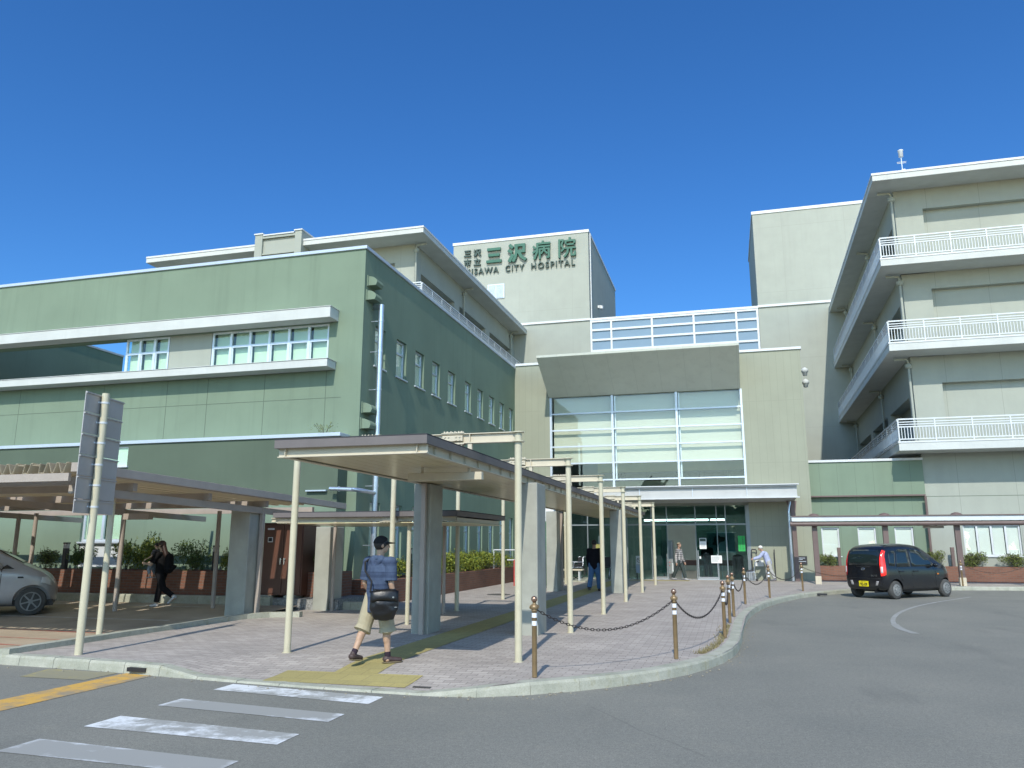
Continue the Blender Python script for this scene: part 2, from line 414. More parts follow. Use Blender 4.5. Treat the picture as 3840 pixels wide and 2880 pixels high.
M['yellow'] = brick_mat('tactile_yellow', (0.355,0.30,0.12), (0.32,0.275,0.115), (0.25,0.215,0.10), 0.30, 0.30, 0.006, bump=0.3)
M['black'] = mat('black_plastic', (0.018,0.018,0.02), 0.45, 0.1, 5)
M['rubber'] = mat('rubber', (0.03,0.03,0.03), 0.85, 0.15, 8)
M['bronze'] = mat('bronze_paint', (0.25,0.175,0.09), 0.4, 0.15, 9, metal=0.35)
M['bronze_ball'] = mat('bronze_ball', (0.33,0.21,0.15), 0.22, 0.1, 9, metal=0.7)
M['reflect'] = mat('white_reflective_band', (0.72,0.74,0.78), 0.4, 0.03)
M['chain'] = mat('rusty_chain', (0.06,0.05,0.045), 0.5, 0.2, 20, metal=0.5)
M['panel_back'] = mat('grey_sign_back', (0.40,0.38,0.365), 0.45, 0.10, 1.6, metal=0.3)
M['red'] = mat('red_paint', (0.45,0.03,0.03), 0.45, 0.08)
# ------------------------------------------------------------------ ground, road, pavement, kerbs
KERB = [(-30,9.5),(-13,9.22),(-9.88,9.09),(-8.89,9.03),(-7.93,8.97),(-7.13,8.85),(-6.54,8.77),(-5.87,8.68),(-4.71,8.57),(-3.63,8.50),(-3.05,8.51),
        (-2.58,8.63),(-2.21,8.90),(-1.81,9.19),(-1.28,9.72),(-.71,10.50),(-.30,11.4),(-.03,12.45),(.09,13.7),(.15,15.6),(.20,17.3),(.36,19.35),(.70,21.6),(1.25,24.0),
        (2.28,26.91),(3.74,29.3),(5.6,31.1),(7.89,32.15),(10.8,32.6),(16,32.9),(40,33.6)]
def chaikin(p, k=2):
    for _ in range(k):
        q = [p[0]]
        for a, b in zip(p, p[1:]):
            q += [(a[0]*.75+b[0]*.25, a[1]*.75+b[1]*.25), (a[0]*.25+b[0]*.75, a[1]*.25+b[1]*.75)]
        p = q + [p[-1]]
    return p
def resample(p, step):
    out = [Vector(p[0])]; acc = 0
    for a, b in zip(p, p[1:]):
        a, b = Vector(a), Vector(b); L = (b-a).length; t = 0
        while acc + (L - t) >= step:
            t += step - acc; acc = 0; out.append(a + (b-a)*(t/L))
        acc += L - t
    out.append(Vector(p[-1])); return out
KP = chaikin(KERB, 2)
def kerb_y(x):
    for a, b in zip(KP, KP[1:]):
        if a[0] <= x <= b[0]: return a[1] + (b[1]-a[1])*(x-a[0])/max(1e-6, b[0]-a[0])
    return KP[0][1] if x < KP[0][0] else KP[-1][1]
def smooth(t): t = max(0, min(1, t)); return t*t*(3-2*t)
def kerb_h(x): return 0.13 - 0.105*(smooth((x+7.25)/0.95) - smooth((x+3.35)/1.0))
PAV = 0.12
def pav_z(x, y):
    d = y - kerb_y(x) - 0.16; h = kerb_h(x) - 0.006
    return h + (PAV - h)*smooth(d/1.5)
def park_z(y): return 0.012 + max(0, y - 12.0)*0.04

g = MB(); g.add([(-160,-160,0),(160,-160,0),(160,200,0),(-160,200,0)], [(0,1,2,3)])
structure('ground', g, M['asphalt'], recalc=False)

p = MB()
xs = []
x = -9.86
while x < 39.5:
    xs.append(x); x += 0.10 if x < 4 else 0.5
for k, x in enumerate(xs):
    yk = kerb_y(x) + 0.10
    ys = [yk + d for d in (0, .2, .4, .6, .8, 1.0, 1.2, 1.4, 1.7)] + [60.0]
    p.v += [(x, y, pav_z(x, y) if y < 59 else PAV) for y in ys]
for k in range(len(xs)-1):
    for j in range(9):
        p.f.append((k*10+j, (k+1)*10+j, (k+1)*10+j+1, k*10+j+1)); p.mi.append(0); p.sm.append(False)
structure('pavement', p, M['paver'], recalc=False)

def kerb_run(pts, width, hfun, step=0.62, gap=0.007, z0=-0.02, side=1):
    mb = MB(); P = resample(pts, step)
    for a, b in zip(P, P[1:]):
        d = (b-a)
        if d.length < 0.05: continue
        d.normalize(); nrm = Vector((-d.y, d.x))*side
        a2, b2 = a + d*gap/2, b - d*gap/2
        ring = []
        for q in (a2, b2):
            h = hfun(q.x, q.y)
            j = random.uniform(-.003, .003)
            for w, z in ((0, z0), (0.012, h-0.03+j), (0.03, h+j), (width, h+j), (width, z0)):
                ring.append((q.x+nrm.x*w, q.y+nrm.y*w, z))
        mb.add(ring, [(i, (i+1) % 5, 5+(i+1) % 5, 5+i) for i in range(5)] + [(4,3,2,1,0), (5,6,7,8,9)])
    return mb
structure('road_kerb', kerb_run([p for p in KP], 0.19, lambda x, y: kerb_h(x)), M['kerb'])
PK = chaikin([(-10.02,9.15),(-10.05,11.5),(-10.0,13.4),(-9.95,14.6),(-9.72,15.2),(-9.2,15.45),(-8.9,15.5)], 2)
structure('parking_kerb', kerb_run(PK, 0.2, lambda x, y: 0.20 + max(0, y-13)*0.01, side=-1), M['kerb'])
q = MB(); q.add([(-45,9.3,park_z(9)),(-10.03,9.3,park_z(9)),(-10.03,12,park_z(12)),(-45,12,park_z(12)),(-9.9,17.0,park_z(17)),(-45,17.0,park_z(17))], [(0,1,2,3),(3,2,4,5)])
structure('parking_lot', q, M['parking'], recalc=False)
q = MB(); q.box(-45, -8.9, 17.05, 18.7, 0.0, 0.36)
structure('gravel_bed', q, M['gravel'])
q = kerb_run([(-45,16.9),(-10.6,16.9)], 0.15, lambda x, y: 0.40, step=0.6)
structure('bed_kerb', q, M['kerb'])
q = kerb_run([(-9.9,17.3),(-8.4,17.3)], 0.15, lambda x, y: 0.30, step=0.6)
structure('bed_kerb', q, M['kerb'])

# painted marks
PW = paint_mat('crossing_white', (0.66,0.68,0.68), 0.47, 0.58, scale=5, edge=.06)
PWORN = paint_mat('crossing_white_worn', (0.60,0.62,0.63), 0.62, 0.76, scale=5, edge=.22)
PFAINT = paint_mat('curve_white', (0.50,0.52,0.52), 0.50, 0.86)
PY = paint_mat('line_yellow', (0.58,0.34,0.07), 0.43, 0.54, scale=4)
PYF = paint_mat('line_yellow_worn', (0.40,0.33,0.08), 0.50, 0.66)
PR = paint_mat('bay_red', (0.42,0.09,0.06), 0.42, 0.6, under=(0.34,0.275,0.20))
PLW = paint_mat('bay_white', (0.55,0.52,0.46), 0.42, 0.6, under=(0.34,0.275,0.20))
def quad_mark(name, pts, m, z=0.004, zf=None):
    mb = MB(); mb.add([(a, b, zf(b) if zf else z) for a, b in pts], [(0,1,2,3)])
    return structure(name, mb, m, recalc=False)
for ya, yb, yc, yd, m in ((8.22,8.60,8.34,7.94,PW),(7.30,7.67,7.43,7.08,PWORN),(6.32,6.78,6.58,6.20,PW),(5.41,5.84,5.68,5.33,PWORN),(4.55,4.95,4.78,4.44,PW)):
    quad_mark('crosswalk_stripe', [(-5.82,ya),(-3.74,yd),(-3.75,yc),(-5.82,yb)], m)
quad_mark('crosswalk_stripe', [(-7.0,5.45),(-6.12,5.42),(-6.12,5.72),(-7.0,5.75)], PWORN)
quad_mark('yellow_line', [(-7.68,3.5),(-7.14,3.5),(-7.16,8.83),(-7.64,8.93)], PY, 0.004)
quad_mark('yellow_line', [(-8.75,8.35),(-7.75,8.35),(-7.75,8.9),(-8.9,8.95)], PYF, 0.004)
cur = chaikin([(3.25,16.6),(3.12,17.6),(3.35,19.5),(4.0,21.9),(5.1,24.6),(7.2,28.2)], 3)
mb = MB()
for i in range(len(cur)-1):
    a, b = Vector(cur[i]), Vector(cur[i+1]); d = (b-a).normalized(); n = Vector((-d.y, d.x))*(0.075 if i < len(cur)*.3 else 0.05)
    mb.add([(a.x-n.x,a.y-n.y,.004),(b.x-n.x,b.y-n.y,.004),(b.x+n.x,b.y+n.y,.004),(a.x+n.x,a.y+n.y,.004)], [(0,1,2,3)])
structure('curved_road_line', mb, PFAINT, recalc=False)
def pav_patch(name, x0, x1, y0, y1, m, dz=0.005):
    mb = MB(); ny = max(1, int((y1-y0)/0.2)); nx = max(1, int((x1-x0)/0.1))
    for j in range(ny+1):
        for i in range(nx+1):
            X = x0+(x1-x0)*i/nx; Y = y0+(y1-y0)*j/ny; mb.v.append((X, Y, pav_z(X, Y)+dz))
    w = nx+1
    for j in range(ny):
        for i in range(nx):
            mb.f.append((j*w+i, j*w+i+1, (j+1)*w+i+1, (j+1)*w+i)); mb.mi.append(0); mb.sm.append(True)
    return structure(name, mb, m, recalc=False)
pav_patch('tactile_paving', -5.56, -3.70, 8.80, 9.38, M['yellow'])
pav_patch('tactile_paving', -4.90, -4.31, 9.385, 33.2, M['yellow'])
pav_patch('tactile_paving', -4.2, -1.7, 33.9, 34.5, M['yellow'])
M['drain'] = mat('drain_iron', (0.10,0.095,0.085), 0.7, 0.2, 8, metal=0.4)
mb = MB(); mb.cyl((-6.9,23.6,PAV),(-6.9,23.6,PAV+.006), .36, n=28); structure('manhole_cover', mb, M['drain'])
mb = MB(); mb.box(-7.58,-7.30,8.86,8.93,0.035,0.085); structure('kerb_inlet', mb, M['black'])
mb = MB(); mb.box(2.6,2.9,27.36,27.5,0.03,0.085); structure('kerb_inlet', mb, M['black'])
pav_patch('drain_grate', -3.62, -3.40, 8.83, 8.89, M['drain'], 0.008)
for k, (y0, x0, x1) in enumerate(((10.2,-14.5,-10.4),(10.9,-15,-10.4),(11.7,-16,-10.4),(12.6,-17,-10.4))):
    quad_mark('bay_line', [(x0,y0),(x1,y0-.25),(x1,y0-.17),(x0,y0+.08)], PR, zf=lambda b: park_z(b)+.004)
for y0, x0, x1 in ((14.1,-19,-11.2),(16.3,-24,-12)):
    quad_mark('bay_line', [(x0,y0),(x1,y0),(x1,y0+.1),(x0,y0+.1)], PLW, zf=lambda b: park_z(b)+.004)
quad_mark('bay_line', [(-10.9,10.4),(-10.75,10.4),(-10.75,16.8),(-10.9,16.8)], PR, zf=lambda b: park_z(b)+.008) if False else None

# tree belt added unseen behind the camera to darken reflections in the glass doors
tb_ = MB(); rnd = random.Random(21)
lumps = []
x = -110
while x < 110:
    h = 6.5 + rnd.random()*5.5; lumps.append((x, -48 - rnd.random()*8, h)); x += 3.2 + rnd.random()*2.5
for cx_, cy_, h in lumps:
    for _ in range(260):
        v = Vector((rnd.gauss(0,1), rnd.gauss(0,1), rnd.gauss(0,1))).normalized()*(rnd.random()**.4)
        p = Vector((cx_+v.x*3.4, cy_+v.y*3.0, h*.52+v.z*h*.5)); d = Vector((rnd.gauss(0,1), rnd.gauss(0,1), rnd.gauss(.4,.8))).normalized(); a = d.orthogonal().normalized(); b_ = d.cross(a); s_ = .35+rnd.random()*.5
        tb_.add([p-a*s_, p+b_*s_*.6, p+a*s_, p-b_*s_*.6], [(0,1,2,3)])
    tb_.cyl((cx_,cy_,0),(cx_,cy_,h*.6), .16, .08, n=7)
    for q_ in range(4): tb_.ell((cx_+rnd.gauss(0,.9), cy_+rnd.gauss(0,.5), h*(.18+.2*q_)), (2.6-.3*q_, 2.0, h*.20), 8, 6)
M['far_leaf'] = mat('far_foliage', (0.05,0.085,0.03), .7, .4, .8)
o = build('added_tree_belt', tb_, M['far_leaf'], recalc=False); o['kind'] = 'stuff'
# dry grass in the joint behind the kerb
gr_ = MB(); rnd = random.Random(8)
for k in range(900):
    t = rnd.random(); i = int(t*70)
    yy = 11.8 + rnd.random()**1.3*4.2; 
    xx = None
    for a_, b2 in zip(KP, KP[1:]):
        if a_[1] <= yy <= b2[1] and a_[0] < 1: xx = a_[0] + (b2[0]-a_[0])*(yy-a_[1])/max(1e-6, b2[1]-a_[1])
    if xx is None: continue
    xx -= .24 + abs(rnd.gauss(0,.07)); ang = rnd.random()*6.28; hgt = .015+rnd.random()*.05; w_ = .006
    dx, dy = math.cos(ang), math.sin(ang); lx, ly = rnd.gauss(0,.02), rnd.gauss(0,.02)
    gr_.add([(xx-dx*w_,yy-dy*w_,PAV),(xx+dx*w_,yy+dy*w_,PAV),(xx+lx,yy+ly,PAV+hgt)], [(0,1,2)])
o = build('dry_grass', gr_, mat('dry_grass', (0.20,0.17,0.08), .9, .3, 20), recalc=False); o['kind'] = 'stuff'
sd = MB(); rnd = random.Random(3)
for k in range(260):
    i = rnd.randrange(len(KP)-1); a_, b2 = Vector(KP[i]), Vector(KP[i+1])
    if not (-10 < a_.x < 3 and a_.y < 26): continue
    q = a_.lerp(b2, rnd.random()); d = (b2-a_).normalized(); n_ = Vector((d.y,-d.x)); q += n_*abs(rnd.gauss(0,.09)); s_ = .004+rnd.random()*.010
    sd.ell((q.x,q.y,s_*.5), (s_*1.3,s_,s_*.7), 6, 4)
o = build('kerbside_grit', sd, mat('grit', (0.24,0.22,0.17), .9, .3, 30)); o['kind'] = 'stuff'
# ------------------------------------------------------------------ building helpers
def openings_wall(mb, B, u0, u1, z0, z1, ops, d0, d1, m=0):
    us = sorted({u0, u1, *[o[0] for o in ops], *[o[1] for o in ops]})
    for a, b in zip(us, us[1:]):
        if b - a < 1e-6: continue
        zs = sorted((o[2], o[3]) for o in ops if o[0] <= a + 1e-6 and o[1] >= b - 1e-6)
        z = z0
        for za, zb in zs:
            if za > z: mb.fbox(B, a, b, d0, d1, z, za, m)
            z = zb
        if z < z1: mb.fbox(B, a, b, d0, d1, z, z1, m)

def window(parent, B, u0, u1, z0, z1, nx=1, transoms=(), depth=-0.10, fw=0.05, blind=None, sill=True, frame='alu', glass='glass_green', back=True, bd=.05, bm='blind'):
    f = MB(); d0, d1 = depth-0.05, depth
    f.fbox(B, u0, u1, d0, d1, z0, z0+fw); f.fbox(B, u0, u1, d0, d1, z1-fw, z1)
    f.fbox(B, u0, u0+fw, d0, d1, z0+fw, z1-fw); f.fbox(B, u1-fw, u1, d0, d1, z0+fw, z1-fw)
    for i in range(1, nx):
        u = u0 + (u1-u0)*i/nx; f.fbox(B, u-fw*.62, u+fw*.62, d0, d1+.012, z0+fw, z1-fw)
    for zt in transoms:
        for i in range(nx):
            a = u0 + (u1-u0)*i/nx + fw*.62; b = u0 + (u1-u0)*(i+1)/nx - fw*.62
            f.fbox(B, a, b, d0, d1+.006, zt-fw*.55, zt+fw*.55)
            f.fbox(B, a, a+fw*.7, d0+.01, d1-.006, z0+fw, zt-fw*.55); f.fbox(B, b-fw*.4, b, d0+.01, d1-.006, z0+fw, zt-fw*.55)
    w = build('window', f, M[frame], parent)
    p = MB(); p.fbox(B, u0+fw*.5, u1-fw*.5, d0+.018, d0+.026, z0+fw*.5, z1-fw*.5)
    build('pane', p, M[glass], w)
    if blind is not None:
        b = MB()
        for i in range(nx):
            a = u0 + (u1-u0)*i/nx + fw; c = u0 + (u1-u0)*(i+1)/nx - fw
            zb = z0 + (z1-z0)*(blind[i % len(blind)])
            b.fbox(B, a, c, d0-bd-.006, d0-bd, max(z0, zb), z1)
        build('blind', b, M[bm], w)
    if back:
        b = MB(); b.fbox(B, u0-.05, u1+.05, d0-.5, d0-.48, z0-.05, z1+.05); build('room', b, M['dark'], w)
    if sill:
        s = MB(); s.fbox(B, u0-.05, u1+.05, depth-.02, .05, z0-.045, z0-.003); build('sill', s, M[frame], w)
    return w

# ------------------------------------------------------------------ green two-storey wing, left
GX, GY, GT = -9.61, 19.2, 9.92
gw = root('hospital_wing', 'green rendered two-storey hospital wing with white window ledges on the left', 'building', (GX, GY, 0))
FG = Frame((0, GY), (1, 0), (0, -1)); SG = Frame((GX, 0), (0, 1), (1, 0))
SIDE_Y = [(20.0,20.73),(21.53,22.31),(23.05,23.82),(24.59,25.32),(26.17,26.97),(28.1,28.83),(29.69,30.43),(31.27,32.06),(32.86,33.61),(34.45,35.2)]
LOW_Y = [(20.05,20.7),(21.6,22.3),(23.1,23.8),(24.6,25.3),(26.1,26.78),(28.15,28.82),(29.78,30.46),(31.3,32.0),(32.9,33.6),(34.45,35.15)]
w = MB()
openings_wall(w, FG, -34, GX, 0, GT, [(-17.62,-10.66,6.64,7.80),(-34,-17.62,6.64,7.80)], -.3, 0)
openings_wall(w, SG, GY+.3, 35.5, 0, GT, [(a, b, 6.68, 7.87) for a, b in SIDE_Y] + [(a, b, 0.95, 2.78) for a, b in LOW_Y], -.3, 0)
w.box(-17.62, -17.4, GY+.3, 26, 6.2, GT)                 # room wall beside the terrace gap
w.box(-17.4, GX-.3, GY+.3, 35.5, GT-.55, GT-.35)         # roof slab
w.box(-34, -17.62, GY+.3, 22, 5.9, 6.1)                  # terrace floor
build('wall', w, M['green'], gw)
jt = MB()
for X in (-10.68, -12.63, -14.52, -15.92, -18.2, -21.4): jt.fbox(FG, X-.008, X+.008, 0, .003, 4.56, 6.40)
for a, b in ((-34,-21.41),(-21.39,-18.21),(-18.19,-15.93),(-15.91,-14.53),(-14.51,-12.64),(-12.62,-10.69),(-10.67,-10.2)): jt.fbox(FG, a, b, 0, .003, 5.62, 5.635)
build('panel_joint', jt, M['green_joint'], gw)
cp = MB(); cp.box(-34.05, GX+.05, GY-.05, GY+.35, GT, GT+.10); cp.box(GX-.35, GX+.05, GY+.35, 35.45, GT, GT+.10)
build('coping', cp, M['bluecap'], gw, bevel=.01)
for z0, z1, xr, nm in ((7.82,8.13,-10.38,'ledge'),(6.42,6.635,-10.40,'ledge')):
    l = MB(); l.box(-34, xr, GY-.50, GY, z0, z1); l.box(-34, xr+.02, GY-.52, GY, z1, z1+.02)
    build(nm, l, M['white'], gw, bevel=.008)
pn = MB(); pn.fbox(FG, -16.02, -14.55, -.14, -.06, 6.66, 7.80); build('spandrel', pn, M['beige'], gw)
window(gw, FG, -14.53, -10.68, 6.66, 7.80, 6, (7.33,), -.06, .06, bd=.10, blind=(0.0,0.02,0.0,0.03,0.0,0.0), sill=False)
window(gw, FG, -17.60, -16.04, 6.66, 7.80, 3, (7.33,), -.06, .06, bd=.10, blind=(0.02,0.0,0.0), sill=False)
for k, (a, b) in enumerate(SIDE_Y):
    window(gw, SG, a, b, 6.68, 7.87, 1, (7.47,), -.10, .05, bd=.004, glass='glass', blind=((0.0,0.05,0.0,0.12,0.0,0.1,0.0,0.0,0.08,0.1)[k],))
for k, (a, b) in enumerate(LOW_Y):
    window(gw, SG, a, b, 0.95, 2.78, 1, (2.1,), -.10, .05, bd=.004, glass='glass', blind=((0.2,0.0,0.1,0.3,0.1,0.0,0.1,0.1,0.0,0.2)[k],))
# projecting ground floor
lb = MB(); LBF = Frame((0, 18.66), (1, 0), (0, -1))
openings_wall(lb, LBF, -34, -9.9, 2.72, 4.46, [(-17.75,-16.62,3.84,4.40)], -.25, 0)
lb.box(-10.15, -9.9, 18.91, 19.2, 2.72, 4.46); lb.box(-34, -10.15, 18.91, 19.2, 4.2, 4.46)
build('ground_floor_wall_upper', lb, M['green_dark'], gw)  # upper strip of this wall, in a darker copy of the green
lb = MB(); openings_wall(lb, LBF, -34, -9.9, 0, 2.72, [(-18.0,-16.6,1.0,2.62)], -.25, 0); lb.box(-10.15, -9.9, 18.91, 19.2, 0, 2.72)
build('ground_floor_wall', lb, M['green'], gw)
c2 = MB(); c2.box(-34, -9.86, 18.61, 19.19, 4.46, 4.56); build('coping', c2, M['bluecap'], gw, bevel=.01)
window(gw, LBF, -18.0, -16.6, 1.70, 2.62, 2, (), -.08, .07, bd=.01, blind=(0.0, 0.0))
window(gw, LBF, -17.75, -16.62, 3.84, 4.40, 1, (), -.03, .03, bd=.004, blind=(0.0,), frame='whitealu')
for X in (-13.0, -10.78):
    b = MB(); b.fbox(LBF, X, X+.6, 0, .10, 3.0, 3.035); build('window_hood', b, M['bluecap'], gw)
f = MB(); f.fbox(LBF, -18.0, -16.6, -.15, -.05, 1.0, 1.66); build('window_panel', f, M['whitealu'], gw)
for X, Y in ((-19.7,18.5),):
    pass
hv = [(9.02,19.6),(8.58,19.55),(5.33,19.55),(4.88,19.5)]
for z, y in hv:
    v = MB()
    prof = [(0, z-.17), (.06, z-.2)] + [(.30*math.sin(t), z-.17+.34*(1-math.cos(t))/2*1.0) for t in [math.pi*k/8 for k in range(1, 8)]] + [(0, z+.19)]
    prof = [(GX, z-.14),(GX+.26, z-.14),(GX+.30, z-.05)] + [(GX+.30*math.cos(a), z-.05+.19*math.sin(a)) for a in [math.pi/2*k/6 for k in range(1, 7)]]
    v.prism(prof, 'y', y-.22, y+.22); v.box(GX, GX+.03, y-.26, y+.26, z-.16, z+.165)
    build('vent_hood', v, M['green'], gw, bevel=.006)
dp = MB(); PX, PY_ = GX+.30, 19.72
dp.cyl((PX,PY_,.75),(PX,PY_,8.38), .075, n=16); dp.tube([(PX,PY_,8.2),(PX-.05,PY_+.02,8.32),(PX-.3,PY_+.1,8.36)], .07, 12)
for z in (7.9, 7.0, 5.9, 4.4, 3.2, 1.6): dp.cyl((PX,PY_,z-.03),(PX,PY_,z+.03), .085, n=16); dp.box(GX, PX, PY_-.012, PY_+.012, z-.012, z+.012)
build('downpipe', dp, M['steel'], gw)
hp = MB(); hp.cyl((-10.0,18.45,3.05),(-9.35,18.45,3.02), .055); hp.tube([(-9.35,18.45,3.02),(-9.22,18.5,3.01),(PX,PY_,3.0)], .055, 12)
hp.cyl((-9.75,18.45,3.04),(-9.72,18.45,3.04), .07)
build('overflow_pipe', hp, M['steel'], gw)

# far courtyard wing seen through the terrace gap
cw = root('courtyard_wing', 'dark green shaded rear wing seen through the gap between the white ledges', 'building', (-25.7, 20.5, 0))
b = MB(); CWF = Frame((-25.7, 0), (0, 1), (1, 0))
openings_wall(b, CWF, 20.5, 28.0, 0, 9.8, [(20.8,22.7,6.9,7.62)], -.3, 0)
b.box(-44, -26.0, 20.5, 28.0, 9.4, 9.6); b.box(-26.0, -22, 28.05, 33, 0, 9.15)
build('wall', b, M['green'], cw)
b = MB(); b.box(-26.05, -25.66, 20.45, 28.0, 9.8, 9.88); build('coping', b, M['bluecap'], cw)
window(cw, CWF, 20.8, 22.7, 6.9, 7.62, 3, (), -.12, .05, blind=(.3,), frame='alu')

# ------------------------------------------------------------------ sign tower, bridge, stair tower (all on one rear line)
TY = 56.0
FT = Frame((0, TY), (1, 0), (0, -1))
st = root('sign_tower', 'pale stair tower carrying the green hospital lettering, left of the glass bridge', 'building', (-14.8, TY, 0))
b = MB(); b.box(-20.27, -9.29, TY, 70.9, 0, 25.2); build('wall', b, M['tower'], st)
b = MB(); b.box(-20.33, -9.23, TY-.06, 70.96, 25.2, 25.42); build('coping', b, M['cap'], st)
b = MB(); b.box(-20.3, -9.26, TY-.10, TY, 18.12, 18.28); build('string_course', b, M['cap'], st)
b = MB(); b.fbox(FT, -17.35, -15.99, 0, .08, 20.45, 21.62)
for k in range(14): b.fbox(FT, -17.28, -16.70, .08, .13, 20.52+k*.077, 20.56+k*.077); b.fbox(FT, -16.64, -16.06, .08, .13, 20.52+k*.077, 20.56+k*.077)
build('louvre', b, M['alu'], st)
b = MB(); b.tube([(-9.21,56.35,25.2),(-9.21,56.35,18.3)], .05, 8); build('lightning_cable', b, M['whitealu'], st)
b = MB(); b.box(-9.29,-9.0,60.0,60.2,20.3,20.5); b.cyl((-9.02,60.1,20.22),(-9.02,60.1,20.45),.16,n=12); build('wall_lamp', b, M['whitealu'], st)

# kanji as strokes
K = {
 'san': [([(.08,.88),(.92,.88)],1),([(.15,.5),(.85,.5)],1),([(.02,.1),(.98,.1)],1)],
 'sawa': [([(.08,.95),(.25,.80)],1.1),([(.02,.66),(.20,.52)],1.1),([(.06,.02),(.26,.38)],1.2),([(.38,.90),(.94,.90)],1),([(.89,.90),(.89,.50)],.9),
          ([(.42,.54),(.92,.54)],1),([(.46,.90),(.46,.50),(.40,.22),(.28,.0)],1),([(.60,.52),(.74,.24),(.98,.05)],1.1)],
 'byo': [([(.58,1.02),(.58,.90)],1),([(.22,.88),(.99,.88)],.95),([(.26,.88),(.25,.40),(.08,.0)],1),([(.03,.74),(.15,.60)],.9),([(.0,.36),(.22,.50)],.9),
         ([(.34,.70),(.99,.70)],.85),([(.66,.70),(.64,.48),(.48,.28)],.8),([(.40,.54),(.40,-.02)],.9),([(.36,.54),(.97,.54)],.8),([(.93,.54),(.93,.04),(.80,.04)],.95),([(.67,.46),(.84,.26)],.8)],
 'in': [([(.08,.97),(.08,-.02)],.95),([(.04,.93),(.32,.93),(.20,.66),(.33,.44),(.20,.32)],.8),([(.68,1.04),(.68,.92)],.95),([(.42,.87),(.99,.87)],.85),([(.45,.87),(.45,.72)],.85),
        ([(.95,.87),(.95,.73)],.85),([(.52,.66),(.90,.66)],.8),([(.40,.47),(1.0,.47)],.85),([(.58,.47),(.55,.22),(.36,.0)],.9),([(.77,.47),(.77,.07),(.97,.07),(.97,.24)],.9)],
 'shi': [([(.5,1.02),(.5,.84)],1),([(.03,.82),(.97,.82)],1),([(.18,.60),(.18,.14)],1),([(.14,.57),(.86,.57)],1),([(.82,.57),(.82,.18),(.68,.18)],1),([(.5,.82),(.5,-.06)],1)],
 'ritsu': [([(.5,1.02),(.5,.80)],1),([(.08,.76),(.92,.76)],1),([(.28,.64),(.36,.18)],1),([(.74,.64),(.62,.18)],1),([(.02,.06),(.98,.06)],1)],
}
def kanji(name, B, u, z, w, h, sw, mats, parent, depth=.18, off=.05):
    mb = MB(); k = 0
    for pts, ws in K[name]:
        for a, b in zip(pts, pts[1:]):
            A = Vector((u+a[0]*w, z+a[1]*h)); C = Vector((u+b[0]*w, z+b[1]*h))
            d = (C-A).normalized(); hw = sw*ws/2; ext = d*hw*0.35
            A -= ext; C += ext; n = Vector((-d.y, d.x))*hw
            dd = off + depth + k*.002; k += 1
            q = [A-n, C-n, C+n, A+n]
            v = [B.p(p.x, off, p.y) for p in q] + [B.p(p.x, dd, p.y) for p in q]
            mb.add(v, [(3,2,1,0),(4,5,6,7),(0,1,5,4),(1,2,6,5),(2,3,7,6),(3,0,4,7)])
    return build(name='kanji_letter', mb=mb, mats=mats, parent=parent)
S_ = TY/41.0
def sz(z): return 1.65 + (z-1.65)*S_
for nm, x0, x1, z0, z1, sw in (('san',-12.76,-11.86,17.56,18.50,.155),('sawa',-11.44,-10.40,17.53,18.58,.165),('byo',-9.98,-8.98,17.54,18.56,.125),('in',-8.52,-7.52,17.50,18.58,.125)):
    kanji(nm, FT, x0*S_, sz(z0), (x1-x0)*S_, sz(z1)-sz(z0), sw*S_, M['signgreen'], st)
for nm, x0, z0 in (('san',-14.15,18.10),('sawa',-13.55,18.10),('shi',-14.15,17.52),('ritsu',-13.55,17.52)):
    kanji(nm, FT, x0*S_, sz(z0), .43*S_, .40*S_, .066*S_, M['signdark'], st, .12)
def text_mesh(txt, size, space=1.0, extrude=0.0, offset=0.0, align='LEFT'):
    c = bpy.data.curves.new('t', 'FONT'); c.body = txt; c.size = size; c.space_character = space; c.extrude = extrude
    c.offset = offset; c.align_x = align; c.resolution_u = 3
    o = bpy.data.objects.new('t', c); COL.objects.link(o)
    dg = bpy.context.evaluated_depsgraph_get(); dg.update()
    me = bpy.data.meshes.new_from_object(o.evaluated_get(dg))
    bpy.data.objects.remove(o); bpy.data.curves.remove(c)
    return me
def text_mb(txt, size, fn, space=1.0, extrude=.02, offset=0, align='LEFT', width=None):
    """lettering as a mesh; fn maps (x, y, z) of the flat text into the world. width rescales it to fit"""
    me = text_mesh(txt, size, space, extrude, offset, align)
    xs = [v.co.x for v in me.vertices]; k = 1.0
    if width: k = width/(max(xs)-min(xs))
    x0 = min(xs) if align == 'LEFT' else 0
    mb = MB(); mb.add([fn((v.co.x-x0)*k, v.co.y, v.co.z) for v in me.vertices], [tuple(p.vertices) for p in me.polygons])
    bpy.data.meshes.remove(me); return mb
for wd_, xa, xb in (('MISAWA',-14.08,-12.04),('CITY',-11.63,-10.51),('HOSPITAL',-10.10,-7.56)):
    tb = text_mb(wd_, .50*S_, lambda x, y, z: FT.p(xa*S_ + x, .10+z, sz(16.98)+y), space=1.25, extrude=.07, offset=.008, width=(xb-xa)*S_)
    build('lettering', tb, M['signdark'], st)

